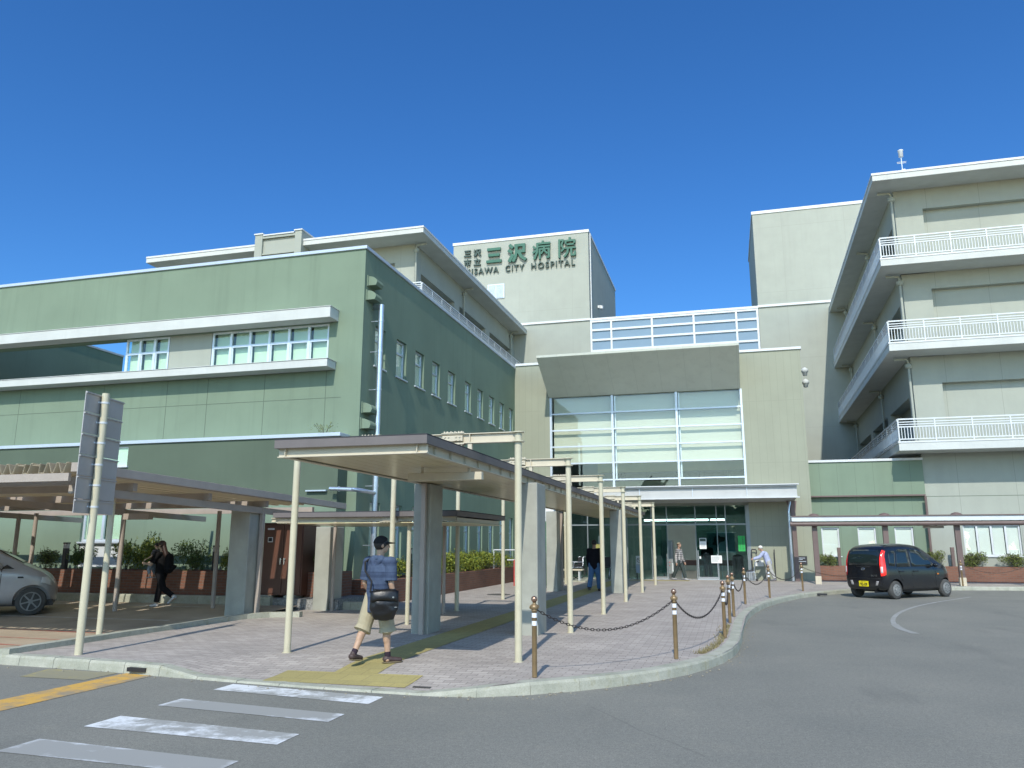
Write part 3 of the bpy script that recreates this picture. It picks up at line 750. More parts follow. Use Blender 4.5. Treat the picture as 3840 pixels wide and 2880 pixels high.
br = root('glass_bridge', 'glazed corridor bridge with white mullions between the two pale towers', 'building', (-3.2, TY, 12))
b = MB(); b.box(-9.29, 2.83, TY+.35, TY+4.5, 10.1, 18.0); build('wall', b, M['dark'], br)
b = MB(); b.box(-9.27, 2.81, TY+.05, TY+.09, 13.5, 18.0); build('pane', b, M['bridge_glass'], br)
b = MB()
MX = [-9.20, -7.69, -4.69, -1.69, 1.29, 2.74]
MZ = [18.0, 17.32, 16.55, 15.72, 14.75]
for X in MX: b.box(X-.07, X+.07, TY-.06, TY+.04, 13.5, 18.06)
for z in MZ:
    for xa, xb in zip(MX, MX[1:]): b.box(xa+.07, xb-.07, TY-.05, TY+.04, z-.075, z+.075)
b.box(-9.29, 2.83, TY-.08, TY+.6, 18.08, 18.25)
build('mullion', b, M['whitealu'], br)

rt = root('stair_tower', 'blank pale tower with a white string course, right of the glass bridge', 'building', (9, TY, 0))
b = MB(); b.box(2.83, 19.0, TY, 66, 0, 25.2); build('wall', b, M['tower'], rt)
b = MB(); b.box(2.77, 19.06, TY-.06, 66.06, 25.2, 25.42); build('coping', b, M['cap'], rt)
b = MB(); b.box(2.80, 19.0, TY-.10, TY, 18.12, 18.28); build('string_course', b, M['cap'], rt)

# ------------------------------------------------------------------ ward blocks (mirror pair)
SLABS = [(5.40,5.72),(9.64,9.95),(13.43,13.72)]
def railing(mb, A, Bp, z, n_inset=.04):
    A, Bp = Vector((A[0],A[1],0)), Vector((Bp[0],Bp[1],0)); L = (Bp-A).length; d = (Bp-A)/L
    for h, r in ((.92,.028),(.80,.018),(.70,.018),(.60,.024),(.09,.022)):
        mb.bar((A.x,A.y,z+h),(Bp.x,Bp.y,z+h), r*2, r*2)
    n = int(L/.115)
    for i in range(n+1):
        p = A + d*(L*i/n); big = i % 12 == 0
        if big: mb.bar((p.x,p.y,z-.02),(p.x,p.y,z+.89), .05, .05)
        else: mb.bar((p.x,p.y,z+.10),(p.x,p.y,z+.585), .026, .026)
def ward(name, label, sgn, xo, skew, yf, yb, ext, levels, lowwall, boxroof):
    """xo: x of the balcony edge at the front; the block lies on side sgn of it"""
    r = root(name, label, 'building', (xo + sgn*1.05, yf+1.35, 0))
    sk = lambda y: xo + skew*(y-yf)
    ws = lambda y: sk(y) + sgn*1.03
    xe = xo + sgn*ext
    lo = lambda a, b: (min(a, b), max(a, b))
    yw = yf + 1.40
    body = MB()
    tops = [5.72, 9.95, 13.72]; ceil = [9.64, 13.43, 17.40]
    # core behind the recessed front
    for k in range(3):
        z0, z1 = tops[k]-.32, ceil[k]
        xa, xb = lo(ws(yw)+sgn*1.15, xe); body.box(xa, xb, yw+.28, yw+.5, z0, z1)          # recessed front
        body.box(xa, xb, yw, yw+.28, tops[k]+2.72, z1)                                      # header
        xa, xb = lo(ws(yw), ws(yw)+sgn*1.15); body.box(xa, xb, yw, yw+.9, z0, z1)          # corner column
        # side wall with recesses between columns
        ys = yw + .9
        n = 3; seg = (yb-ys)/n
        for i in range(n):
            a, c = ys+seg*i, ys+seg*(i+1)
            q = [(ws(a)+sgn*.55,a),(ws(c)+sgn*.55,c),(ws(c)+sgn*.8,c),(ws(a)+sgn*.8,a)]
            body.prism(q, 'z', z0, z1)                                                     # recessed wall
            q = [(ws(a),a),(ws(c),c),(ws(c)+sgn*.55,c),(ws(a)+sgn*.55,a)]
            body.prism(q, 'z', tops[k]+2.3, z1)                                            # deep header beam
            q = [(ws(c-.9),c-.9),(ws(c),c),(ws(c)+sgn*.55,c),(ws(c-.9)+sgn*.55,c-.9)]
            body.prism(q, 'z', z0, tops[k]+2.3)                                            # column
    if lowwall: 
        xa, xb = lo(8.05, xe); lowwall(body, xa, xb, yw)
    build('wall', body, M['beige_panel'], r)
    # windows of the shaded side
    for k in levels:
        ys = yw + .9; seg = (yb-ys)/3
        for i in range(3):
            a = ys + seg*i + .9
            B = Frame((ws(a)+sgn*.55-skew*a, 0), (skew, 1), (-sgn, 0))
            for j in range(3):
                y0 = a + j*1.55
                f = MB(); f.fbox(B, y0, y0+.8, .0, .05, tops[k]+.75, tops[k]+1.55); f.fbox(B, y0+.06, y0+.74, .05, .055, tops[k]+.81, tops[k]+1.49, 1)
                build('window', f, [M['alu'], M['bridge_glass']], r)
    for k in levels:
        z0, z1 = SLABS[k]
        s = MB()
        q = [(sk(yf),yf),(xe,yf),(xe,yw+.3),(ws(yw)+sgn*.3,yw+.3),(ws(yb)+sgn*.3,yb),(sk(yb),yb)]
        s.prism(q, 'z', z0, z1)
        b = build('balcony', s, M['white'], r, bevel=.012)
        t = MB(); e = .02
        q2 = [(sk(yf)-sgn*e,yf-e),(xe,yf-e),(xe,yf+.12),(sk(yf)+sgn*.12,yf+.12),(sk(yb)+sgn*.12,yb),(sk(yb)-sgn*e,yb)]
        t.prism(q2, 'z', z1, z1+.07); build('edge_trim', t, M['cap'], b)
        rl = MB(); railing(rl, (sk(yf)+sgn*.05, yf+.05), (xe, yf+.05), z1+.07)
        railing(rl, (sk(yf+.14)+sgn*.05, yf+.16), (sk(yb)+sgn*.05, yb), z1+.07)
        build('railing', rl, M['whitealu'], b)
    s = MB(); q = [(sk(yf),yf),(xe,yf),(xe,yb),(sk(yb),yb)]
    s.prism(q, 'z', 17.40, 17.66); rf = build('roof', s, M['white'], r, bevel=.012)
    t = MB(); e = .03; q = [(sk(yf)-sgn*e,yf-e),(xe,yf-e),(xe,yb),(sk(yb)-sgn*e,yb)]
    t.prism(q, 'z', 17.66, 17.76); build('edge_trim', t, M['cap'], rf)
    for k in levels:
        zt = ceil[k]
        for yy in (yw-.12, yw+7.6, yb-1.2):
            X = ws(yy) - sgn*.12; dpn = MB()
            dpn.tube([(sk(yy)+sgn*.35,yy,zt-.12),(X-sgn*.05,yy,zt-.14),(X,yy,zt-.3),(X,yy,tops[k]+.1)], .055, 10)
            dpn.lathe((X,yy,zt-.55), [(.05,0),(.13,.02),(.16,.18),(.05,.24)], 12)
            build('downpipe', dpn, M['beige'], r)
    return r

def low_right(body, xa, xb, yw):
    B = Frame((0, yw), (1, 0), (0, -1))
    openings_wall(body, B, xa, xb, 0, 5.40, [(9.32,11.42,1.15,2.40),(13.0,15.1,1.15,2.40)], -.3, 0)
    body.box(8.05, 8.35, yw+.3, 42, 0, 5.4)
rw = ward('ward_block', 'beige four-storey ward block with white balcony railings at the right edge', 1, 6.95, .028, 35.1, 56, 24, (0,1,2), low_right, False)
BR_ = Frame((0, 36.5), (1, 0), (0, -1))
window(rw, BR_, 9.32, 11.42, 1.15, 2.40, 4, (), -.08, .06, blind=(0.0,), frame='whitealu', glass='glass', bm='white_blind', bd=.01)
window(rw, BR_, 13.0, 15.1, 1.15, 2.40, 4, (), -.08, .06, blind=(0.0,), frame='whitealu', glass='glass', bm='white_blind', bd=.01)
j = MB(); j.fbox(BR_, 8.06, 30, 0, .003, 3.58, 3.60); build('panel_joint', j, M['green_joint'], rw)
lw = ward('ward_block', 'pale upper ward block with overhanging white roof behind the green wing', -1, -14.42, .010, 35.2, 56, 17.0, (2,), None, True)
b = MB(); YB = 34.98
b.box(-24.2, -23.75, YB, 38, 17.3, 18.2); b.box(-21.75, -21.35, YB, 38, 17.3, 18.2)
for z0, z1 in ((15.8,17.3),): b.box(-24.2, -23.75, YB, 38, z0, z1); b.box(-21.75, -21.35, YB, 38, z0, z1)
b.box(-23.75, -21.75, YB+.15, 38, 15.8, 18.05); b.box(-23.75, -21.75, YB+.02, YB+.15, 17.96, 18.1); b.box(-23.75, -21.75, YB+.04, YB+.15, 17.02, 17.10)
build('roof_shaft', b, M['tower'], lw)
b = MB(); b.box(-24.25,-23.7,YB-.05,38.05,18.2,18.27); b.box(-21.8,-21.3,YB-.05,38.05,18.2,18.27); b.box(-23.7,-21.8,YB-.03,38,18.1,18.17)
build('coping', b, M['cap'], lw)
# weather station on the right roof
an = root('weather_station', 'small white weather station mast on the right roof edge', 'weather station', (8.48, 36.3, 17.76))
b = MB(); b.box(8.40,8.56,36.22,36.38,17.76,17.95); b.cyl((8.48,36.3,17.9),(8.48,36.3,19.0),.022,n=10); b.box(8.44,8.58,36.2,36.3,18.05,18.32); b.cyl((8.1,36.3,18.2),(8.48,36.3,18.2),.018,n=8); build('mast', b, M['alu'], an)
b = MB(); b.lathe((8.48,36.3,18.95), [(.05,0),(.10,.02),(.10,.28),(.12,.30),(.12,.34),(.02,.36)], 16); build('rain_gauge', b, M['whitealu'], an)
b = MB(); b.tube([(8.3,36.3,18.66),(8.66,36.3,18.66),(8.68,36.3,18.72),(8.28,36.3,18.72)], .014, 6, close=True); b.ell((8.08,36.3,18.2),(.06,.03,.04),10,6); build('anemometer', b, M['whitealu'], an)

# ------------------------------------------------------------------ green annex, right of the entrance
ax = root('green_annex', 'low green panelled annex between the entrance hall and the right ward block', 'building', (5.7, 36.4, 0))
b = MB(); AF = Frame((0, 36.4), (1, 0), (0, -1)); AL = Frame((0, 36.62), (1, 0), (0, -1))
b.fbox(AF, 3.42, 8.04, -.5, 0, 3.66, 5.12)
openings_wall(b, AL, 3.44, 8.04, 0, 3.66, [(3.84,4.56,1.12,2.33),(5.3,6.02,1.12,2.33),(6.75,7.48,1.12,2.33)], -.28, 0)
build('wall', b, M['green_panel'], ax)
b = MB(); b.box(3.38, 8.06, 36.34, 37, 5.12, 5.22); build('coping', b, M['cap'], ax)
b = MB(); b.fbox(AF, 3.42, 8.04, .0, .012, 3.62, 3.68); build('drip_edge', b, M['brown'], ax)
for a in (3.84, 5.3, 6.75): window(ax, AL, a, a+.72, 1.12, 2.33, 1, (), -.06, .06, blind=(0.0,), frame='whitealu', glass='glass', bm='white_blind', bd=.01)
b = MB(); b.cyl((8.0,36.3,.15),(8.0,36.3,3.6),.05,n=12); build('downpipe', b, M['brown'], ax)

# ------------------------------------------------------------------ entrance hall
eh = root('entrance_hall', 'tiled entrance hall with big glazed front and slanting grey hood', 'building', (-3.5, 35.5, 0))
b = MB(); EF = Frame((0, 35.5), (1, 0), (0, -1))
openings_wall(b, EF, -9.61, 3.42, 0, 10.06, [(-7.9,.86,0,8.42)], -.35, 0)
b.box(-9.61, -9.31, 35.85, 50, 0, 10.06); b.box(3.12, 3.42, 35.85, 56, 0, 10.06); b.box(-9.31, 3.12, 35.85, 56, 9.4, 9.6)
build('wall', b, M['tile'], eh)
b = MB(); b.box(-9.57, -7.95, 35.44, 35.9, 10.06, 10.17); b.box(.86, 3.47, 35.44, 35.9, 10.06, 10.17); b.box(3.08, 3.47, 35.9, 50, 10.06, 10.17); build('coping', b, M['cap'], eh)
hd = MB(); hd.prism([(35.47,8.42),(33.0,9.80),(32.98,9.90),(35.47,10.05),(35.47,8.5)], 'x', -7.93, .80)
build('slanting_hood', hd, M['slant'], eh)
mu = MB(); XS = [-7.86,-4.94,-2.02,.82]; ZS = [7.62,6.84,6.07,5.28,4.50,3.98]
for X in XS: mu.box(X-.05, X+.05, 35.505, 35.66, 3.9, 8.42)
for X in (-4.94,-2.02): mu.box(X+.08, X+.14, 35.67, 35.78, 4.5, 8.42)
for z in ZS:
    for a, c in zip(XS, XS[1:]): mu.box(a+.05, c-.05, 35.51, 35.585, z-.035, z+.035)
cwl = build('curtain_wall', mu, M['alu'], eh)
b = MB()
for a, c in zip(XS, XS[1:]): b.box(a+.05, c-.05, 35.60, 35.61, 3.95, 8.42)
build('pane', b, M['glass'], cwl)
b = MB()
for a, c in zip(XS, XS[1:]): b.box(a+.10, c-.07, 35.80, 35.81, 5.26, 8.40)
build('blind', b, M['hall_blind'], cwl)
# inside of the hall
b = MB(); b.box(-9.31, 3.12, 47.0, 47.2, 3.5, 9.4); build('inner_wall', b, M['inner_wall'], eh)
b = MB(); b.box(-9.31, 3.12, 47.0, 47.2, .1, 3.3); build('lobby_wall', b, M['lobby_wall'], eh)
b = MB(); b.box(-7.0, 3.12, 40.0, 40.2, 3.52, 4.75); build('gallery_parapet', b, M['inner_wall'], eh)
b = MB(); b.box(-6.4, 3.0, 40.02, 40.18, 5.22, 5.75); build('gallery_panel', b, M['inner_yellow'], eh)
b = MB()
for k in range(7): b.box(-6.3+k*1.3, -5.15+k*1.3, 39.95, 39.99, 4.80, 5.17)
build('gallery_rail', b, M['dark'], eh)
b = MB(); b.box(-9.31, 3.12, 35.7, 47, .1, .125); build('inner_floor', b, M['inner_floor'], eh)
b = MB(); b.box(-9.31, 3.12, 35.7, 47.0, 3.3, 3.5); build('inner_ceiling', b, M['soffit'], eh)
# glazed doors and screens below the canopy
gf = MB(); GXS = [-7.86,-6.2,-4.42,-3.34,-2.66,-1.42,-.52,-.14,.72]
for X in GXS: gf.box(X-.022, X+.022, 35.53, 35.62, .12, 3.28)
for a, c in zip(GXS, GXS[1:]): gf.box(a+.022, c-.022, 35.54, 35.61, 2.44, 2.50)
gf.box(.74, .86, 35.5, 35.7, .12, 3.3)
ent = build('glass_screen', gf, M['dark_frame'], eh)
b = MB()
for a, c in zip(GXS, GXS[1:]):
    if (a, c) != (-2.66, -1.42): b.box(a+.022, c-.022, 35.57, 35.582, .12, 2.44)
    b.box(a+.022, c-.022, 35.57, 35.582, 2.50, 3.28)
build('pane', b, M['glass_dark'], ent)
for x0, x1 in ((-3.34,-2.66),(-1.42,-.52)):
    dr = MB(); dr.box(x0, x1, 35.46, 35.50, .13, .24)
    for xx in (x0+.06, x1-.03): dr.box(xx-.02, xx+.02, 35.46, 35.50, .24, 1.35 if xx == x0+.06 else 1.2)
    d_ = build('door', dr, M['stainless'], eh)
    b = MB(); b.box(x0+.02, x1, 35.475, 35.485, .24, 2.42); build('pane', b, M['glass_dark'], d_)
    b = MB(); b.box(x0+.11, x0+.18, 35.45, 35.46, 1.0, 1.1); build('touch_plate', b, M['paper'], d_)
b = MB(); b.box(-7.9, .86, 35.3, 35.7, .10, .13); build('threshold', b, M['stainless'], eh)
# fascia canopy over the doors
cn = MB(); cn.prism([(33.56,3.56),(33.5,3.56),(33.5,3.50),(33.72,3.50),(35.48,3.40),(35.48,3.98),(33.45,3.98),(33.45,3.92),(33.56,3.92)], 'x', -5.6, 2.72)
cpy = build('canopy', cn, M['fascia_white'], eh)
b = MB()
for X in (-3.6, -1.4, .78): b.box(X-.012, X+.012, 33.50, 33.56, 3.56, 3.92)
build('stiffener', b, M['alu'], cpy)
b = MB(); b.box(-5.62, 2.80, 33.38, 33.6, 3.982, 4.02); b.box(-5.62, 2.80, 33.38, 33.52, 3.46, 3.498); build('edge_trim', b, M['cap'], cpy)
b = MB(); b.box(2.52, 2.70, 34.8, 34.98, .12, 3.4); b.prism([(2.35,3.40),(2.52,2.9),(2.70,2.9),(2.78,3.40)], 'y', 34.84, 34.94); build('canopy_post', b, M['brown'], eh)
b = MB(); b.cyl((2.42,34.72,.14),(2.42,34.72,2.9),.06,n=12); b.tube([(2.42,34.72,2.9),(2.44,34.74,3.1),(2.52,34.85,3.38)], .055, 10); build('downpipe', b, M['steel'], eh)
b = MB(); b.box(2.60,3.08,35.44,35.48,.80,1.13); pq = build('name_plaque', b, M['ink'], eh)
b = MB()
for k, (z, a, c) in enumerate(((1.04,.05,.40),(.98,.08,.3),(.90,.05,.43))): b.box(2.60+a, 2.60+c, 35.434, 35.44, z, z+.02)
build('plaque_text', b, M['alu'], pq)
b = MB()
for z in (9.98, 9.40): b.lathe((3.98,39.7,z-.12), [(.06,-.16),(.10,-.15),(.12,0),(.16,.02),(.16,.16),(.06,.24),(.02,.26)], 16); b.box(3.42,3.96,39.66,39.74,z,z+.05)
build('wall_lamp', b, M['white'], eh)
b = MB(); b.box(-4.2,-1.0,41.0,41.12,2.78,2.86)
M['lamp'] = mat('fluorescent_tube', (0.9,0.9,0.9)); nb = M['lamp'].node_tree.nodes['Principled BSDF']; nb.inputs['Emission Color'].default_value = (1,1,1,1); nb.inputs['Emission Strength'].default_value = 9.0
build('lobby_light_strip', b, M['lamp'], eh)
b = MB(); b.box(-9.31, 3.12, 37.6, 37.75, 2.95, 3.3); build('lamp_hiding_bulkhead', b, M['inner_wall'], eh)  # downstand placed to keep the added light strips out of sight
for x0, x1, y in ((-.9,-.2,41.0),(-6.5,-3.0,38.5),(-2.0,1.5,38.6),(-6.5,-3.0,44.0),(-2.0,1.5,44.0)):  # the higher strips are added out of sight to brighten the lobby
    b = MB(); b.box(x0, x1, y, y+.12, *((2.78, 2.86) if y == 41.0 else (3.22, 3.28))); build('lobby_light_strip', b, M['lamp'], eh)
# ------------------------------------------------------------------ covered walkway
def ibeam(mb, p0, p1, w, h, t=.012, stiff=0):
    p0, p1 = Vector(p0), Vector(p1); d = (p1-p0); L = d.length; d.normalize()
    z = Vector((0,0,1))
    mb.bar(p0+z*(h/2-t/2), p1+z*(h/2-t/2), w, t); mb.bar(p0-z*(h/2-t/2), p1-z*(h/2-t/2), w, t)
    mb.bar(p0, p1, .01, h-2*t)
    for k in range(stiff):
        q = p0 + d*(L*(k+.5)/stiff); mb.bar(q-d*.005, q+d*.005, w*.92, h-2*t)
def bolts(mb, c, n, pitch, axis, r=.014, h=.022):
    """two rows of bolt heads above and below a beam at c"""
    a = Vector(axis)
    for k in range(n):
        p = Vector(c) + a*((k-(n-1)/2)*pitch)
        mb.cyl(p, p+Vector((0,0,h)), r, r*.8, n=8)
YS = [10.41, 13.96, 17.72, 21.62, 25.77, 30.43]
cv = root('covered_walkway', 'flat-roofed covered walkway with cream steel posts leading to the entrance', 'walkway canopy', (-4.4, 20, PAV))
XR, XL = -2.77, -6.20
WX0, WX1, WY0, WY1 = -5.38, -3.36, 8.47, 33.2
for X in (XR, XL):
    for Y in YS:
        c = MB(); c.cyl((X,Y,PAV-.02),(X,Y,3.17), .05, n=18)
        c.cyl((X,Y,PAV-.015),(X,Y,PAV+.006), .068, n=18)
        for z in (3.035, 3.165): c.cyl((X,Y,z),(X,Y,z+.014), .088, n=18)
        build('column', c, M['pole'], cv)
for Y in YS:
    b = MB(); ibeam(b, (XL+.045,Y,3.108),(XR-.045,Y,3.108), .085, .142)
    for s, X in ((1,-3.72),(-1,-5.0)):
        b.box(X-.17, X+.17, Y-.055, Y+.055, 3.181, 3.192); b.box(X-.17, X+.17, Y-.055, Y+.055, 3.024, 3.036)
        b.box(X-.15, X+.15, Y-.062, Y-.006, 3.07, 3.15)
        for q in (-.13,-.085,-.03,.03,.085,.13):
            for yy in (-.036,.036):
                b.cyl((X+q,Y+yy,3.192),(X+q,Y+yy,3.215), .013, .010, n=8); b.cyl((X+q,Y+yy,3.024),(X+q,Y+yy,3.005), .013, .010, n=8)
        for q in (-.11,-.055,.055,.11):
            for z in (3.085,3.13): b.cyl((X+q,Y-.062,z),(X+q,Y-.078,z), .011, n=8)
    for X in (-3.47,-5.2):
        b.box(X-.03, X+.03, Y-.03, Y+.03, 2.92, 3.036); b.box(X-.055, X+.055, Y-.055, Y+.055, 2.912, 2.925); b.box(X-.006, X+.006, Y-.04, Y+.04, 3.05, 3.165)
    build('beam', b, M['cream'], cv)
b = MB(); b.box(WX0, WX1, WY0, WY1, 2.905, 2.918); build('roof', b, M['ink'], cv)
b = MB()
b.box(WX0, WX1, WY0, WY0+.03, 2.80, 2.903); b.box(WX0, WX1, WY1-.03, WY1, 2.80, 2.903)
b.box(WX0, WX0+.03, WY0+.03, WY1-.03, 2.80, 2.903); b.box(WX1-.03, WX1, WY0+.03, WY1-.03, 2.80, 2.903)
build('fascia', b, M['taupe'], cv, bevel=.004)
b = MB(); zc = 2.755; hh = .125
ibeam(b, (WX0+.02,WY0+.09,zc),(WX1-.02,WY0+.09,zc), .08, hh); ibeam(b, (WX1-.09,WY0+.14,zc),(WX1-.09,WY1-.1,zc), .08, hh, stiff=42); ibeam(b, (WX0+.09,WY0+.14,zc),(WX0+.09,WY1-.1,zc), .08, hh, stiff=42)
b.box(WX0+.12, WX0+.13, WY0+.045, WY0+.13, 2.70, 2.81); b.box(WX1-.15, WX1-.14, WY0+.045, WY0+.13, 2.70, 2.81)
build('edge_beam', b, M['cream'], cv)
b = MB()
n = 9
for k in range(n):
    a = WX0+.14 + (WX1-WX0-.28)*k/n; c = WX0+.14 + (WX1-WX0-.28)*(k+1)/n
    b.box(a+.004, c-.004, WY0+.14, WY1-.08, 2.715, 2.735)
build('soffit', b, M['soffit_cream'], cv)
b = MB(); b.box(-4.38, -3.28, 10.34, 10.44, 2.52, 2.63); b.box(-4.2,-4.16,10.38,10.4,2.63,2.72); b.box(-3.5,-3.46,10.38,10.4,2.63,2.72); build('ceiling_light', b, M['cream'], cv, bevel=.006)
def pillar(parent, x0, x1, y0, y1, ztop, post=None, zb=PAV-.02):
    b = MB(); b.box(x0, x1, y0, y1, zb, ztop)
    p = build('pillar', b, M['concrete'], parent, bevel=.015)
    if post:
        b = MB(); b.box(post[0]-.042, post[0]+.042, post[1]-.042, post[1]+.042, zb, ztop); build('downpipe', b, M['taupe_light'], p, bevel=.006)
pillar(cv, -5.42, -5.10, 13.1, 13.72, 2.70, (-5.20, 13.04))
pillar(cv, -3.56, -3.21, 13.35, 14.00, 2.70)
pillar(cv, -3.68, -3.32, 25.2, 25.85, 2.70)
pillar(cv, -5.86, -5.50, 25.6, 26.5, 2.70, (-5.46, 26.2))

lc = root('link_canopy', 'low flat link canopy crossing behind the walkway from the car park', 'canopy', (-7, 15.9, PAV))
b = MB(); b.box(-8.95, -4.98, 14.2, 17.55, 2.262, 2.275); build('roof', b, M['ink'], lc)
b = MB(); b.box(-8.95,-4.98,14.2,14.23,2.165,2.26); b.box(-5.01,-4.98,14.23,17.52,2.165,2.26); b.box(-8.95,-8.92,14.23,17.52,2.165,2.26); b.box(-8.95,-4.98,17.52,17.55,2.165,2.26)
build('fascia', b, M['taupe'], lc, bevel=.004)
b = MB(); b.box(-8.9, -5.05, 14.3, 17.5, 2.045, 2.06); build('soffit', b, M['soffit_cream'], lc)
b = MB(); ibeam(b, (-9.05,14.34,2.12),(-5.05,14.34,2.12), .08, .085)
b.bar((-5.12,14.5,2.11),(-5.12,17.4,2.11), .05, .08)
for X in (-8.72,-6.42):
    b.box(X-.20, X+.20, 14.27, 14.41, 2.062, 2.074); b.box(X-.15, X+.15, 14.285, 14.30, 2.085, 2.155)
    for q in (-.16,-.10,-.04,.04,.10,.16): b.cyl((X+q,14.29,2.062),(X+q,14.29,2.045), .011, n=8)
    for q in (-.10,-.05,.05,.10): b.cyl((X+q,14.285,2.13),(X+q,14.268,2.13), .012, n=8)
build('beam', b, M['cream'], lc)
for X, Y, m in ((-6.08,14.5,'pole'),(-6.3,17.1,'taupe_light'),(-9.02,17.0,'taupe_light')):
    c = MB(); c.cyl((X,Y,PAV-.02),(X,Y,2.20), .042, n=16); c.cyl((X,Y,2.185),(X,Y,2.2), .07, n=16); c.cyl((X,Y,2.05),(X,Y,2.065), .062, n=16); build('column', c, M[m], lc)
pillar(lc, -9.5, -9.12, 16.95, 17.65, 2.04)

# ------------------------------------------------------------------ carport with folded metal roof
cp_ = root('carport', 'ribbed metal carport roof over the parking bays at left', 'carport', (-18, 14, 0.1))
CX1, CY0, CY1 = -9.5, 9.70, 18.45
cz = lambda y: 2.80 - (y-CY0)*.0235
DY1 = 16.85                                                     # the sheets stop short of the wall
pit = .185
SLOTS = [-10.33, -10.62, -12.85, -13.4, -14.42, -14.60, -15.72, -16.95, -17.25, -18.3, -19.4, -20.6, -22.0]
X = CX1-.22; cuts = sorted(SLOTS, reverse=True); dkm = MB()
edges = []; hi = X
for c_ in cuts: edges.append((hi, c_+.07)); hi = c_-.07
edges.append((hi, -34))
for hi, lo in edges:
    prof = []; X = hi
    while X - pit*.8 > lo:
        prof += [(X, .15), (X-pit*.16, .15), (X-pit*.46, .0), (X-pit*.68, .0)]; X -= pit
    prof += [(X, .15 if X > lo + .02 else .0), (lo, .15)]
    n = len(prof); v = [(x, Y, cz(Y)-.085+z) for Y in (CY0, DY1) for x, z in prof]
    dkm.add(v, [(i, i+1, n+i+1, n+i) for i in range(n-1)])
for c_ in cuts:                                                  # the gaps between the sheets are open only over the parked bays
    ya, yb = (14.7, 16.5) if c_ > -11 else (12.6, 15.75)
    for y0, y1 in ((CY0, ya), (yb, DY1)):
        dkm.add([(c_-.071, y0, cz(y0)+.05), (c_+.071, y0, cz(y0)+.05), (c_+.071, y1, cz(y1)+.05), (c_-.071, y1, cz(y1)+.05)], [(0,1,2,3)])
dk = build('roof_deck', dkm, M['deck'], cp_, recalc=False)
md = dk.modifiers.new('t', 'SOLIDIFY'); md.thickness = .012
b = MB()
def fasc(x0, x1, zt, zb):
    v = [(x, y, cz(y)+z) for y in (CY0, CY1) for x in (x0, x1) for z in (zb, zt)]
    b.add(v, [(0,1,3,2),(4,6,7,5),(0,4,5,1),(2,3,7,6),(1,5,7,3),(0,2,6,4)])
fasc(CX1-.16, CX1, .065, -.075)
build('fascia', b, M['taupe_light'], cp_, bevel=.004)
b = MB()
for Y in (10.15, 11.25, 13.3, 15.3, 17.3): b.box(-34, CX1-.3, Y-.05, Y+.05, cz(Y)-.235, cz(Y)-.10)
for X in (CX1-.42, -13.57, -17.6, -22): b.bar((X,CY0+.3,cz(CY0+.3)-.31),(X,CY1-.2,cz(CY1-.2)-.31), .08, .13)
build('girder', b, M['taupe_light'], cp_)
b = MB(); b.box(-34, CX1-.16, CY0-.03, CY0+.02, cz(CY0)-.215, cz(CY0)-.095); build('gutter', b, M['taupe_light'], cp_)
b = MB(); b.box(-13.0,-12.3,14.6,14.75,2.17,2.30); build('bay_sign', b, M['taupe_light'], cp_)
for X, Y, m in ((-10.24,11.25,'pole'),(-13.57,15.3,'taupe_light'),(-14.35,16.2,'taupe_light'),(-11.65,16.2,'taupe_light'),(-17.05,16.2,'taupe_light'),(-17.6,16.2,'taupe_light'),(-21.5,16.2,'taupe_light'),(-15.9,11.25,'pole')):
    c = MB(); c.cyl((X,Y,park_z(Y)-.05),(X,Y,cz(Y)-.24), .05, n=16); build('column', c, M[m], cp_)
pillar(cp_, -10.46, -9.98, 14.95, 15.5, 2.42, (-9.90, 15.3), 0.05)

# ------------------------------------------------------------------ low canopy in front of the right ward
rc = root('bus_shelter_canopy', 'long low canopy with white edge and brown posts before the right ward', 'canopy', (12, 33.2, PAV))
b = MB(); b.prism([(32.45,2.49),(32.45,2.66),(33.05,2.705),(33.05,2.645)], 'x', 2.36, 32); build('roof', b, M['whitealu'], rc)
b = MB(); b.box(2.36, 32, 32.41, 32.50, 2.663, 2.70); build('edge_trim', b, M['brown'], rc)
b = MB(); b.cyl((2.30,32.57,2.39),(32,32.57,2.39), .09, n=14); b.box(2.36,32,32.68,33.0,2.445,2.48)
for k in range(95): b.cyl((2.45+k*.31,32.57,2.39),(2.51+k*.31,32.57,2.39), .096, n=14)
build('beam', b, M['brown'], rc)
for X in (3.20, 5.72, 8.18, 10.68, 13.2, 15.7):
    b = MB(); b.box(X-.095, X+.095, 32.73, 32.88, .42, 2.45); c = build('column', b, M['brown'], rc, bevel=.008)
    b = MB(); b.box(X-.11, X+.11, 32.71, 32.90, PAV-.01, .42); build('base', b, M['cream'], c, bevel=.01)
    b = MB(); b.lathe((X,32.7,2.70), [(.2,0),(.17,.05),(.05,.09)], 14); build('beam_cap', b, M['brown'], c)
b = MB(); b.box(7.05, 7.75, 32.8, 32.88, 2.21, 2.30); build('hanging_sign', b, M['taupe_light'], rc)
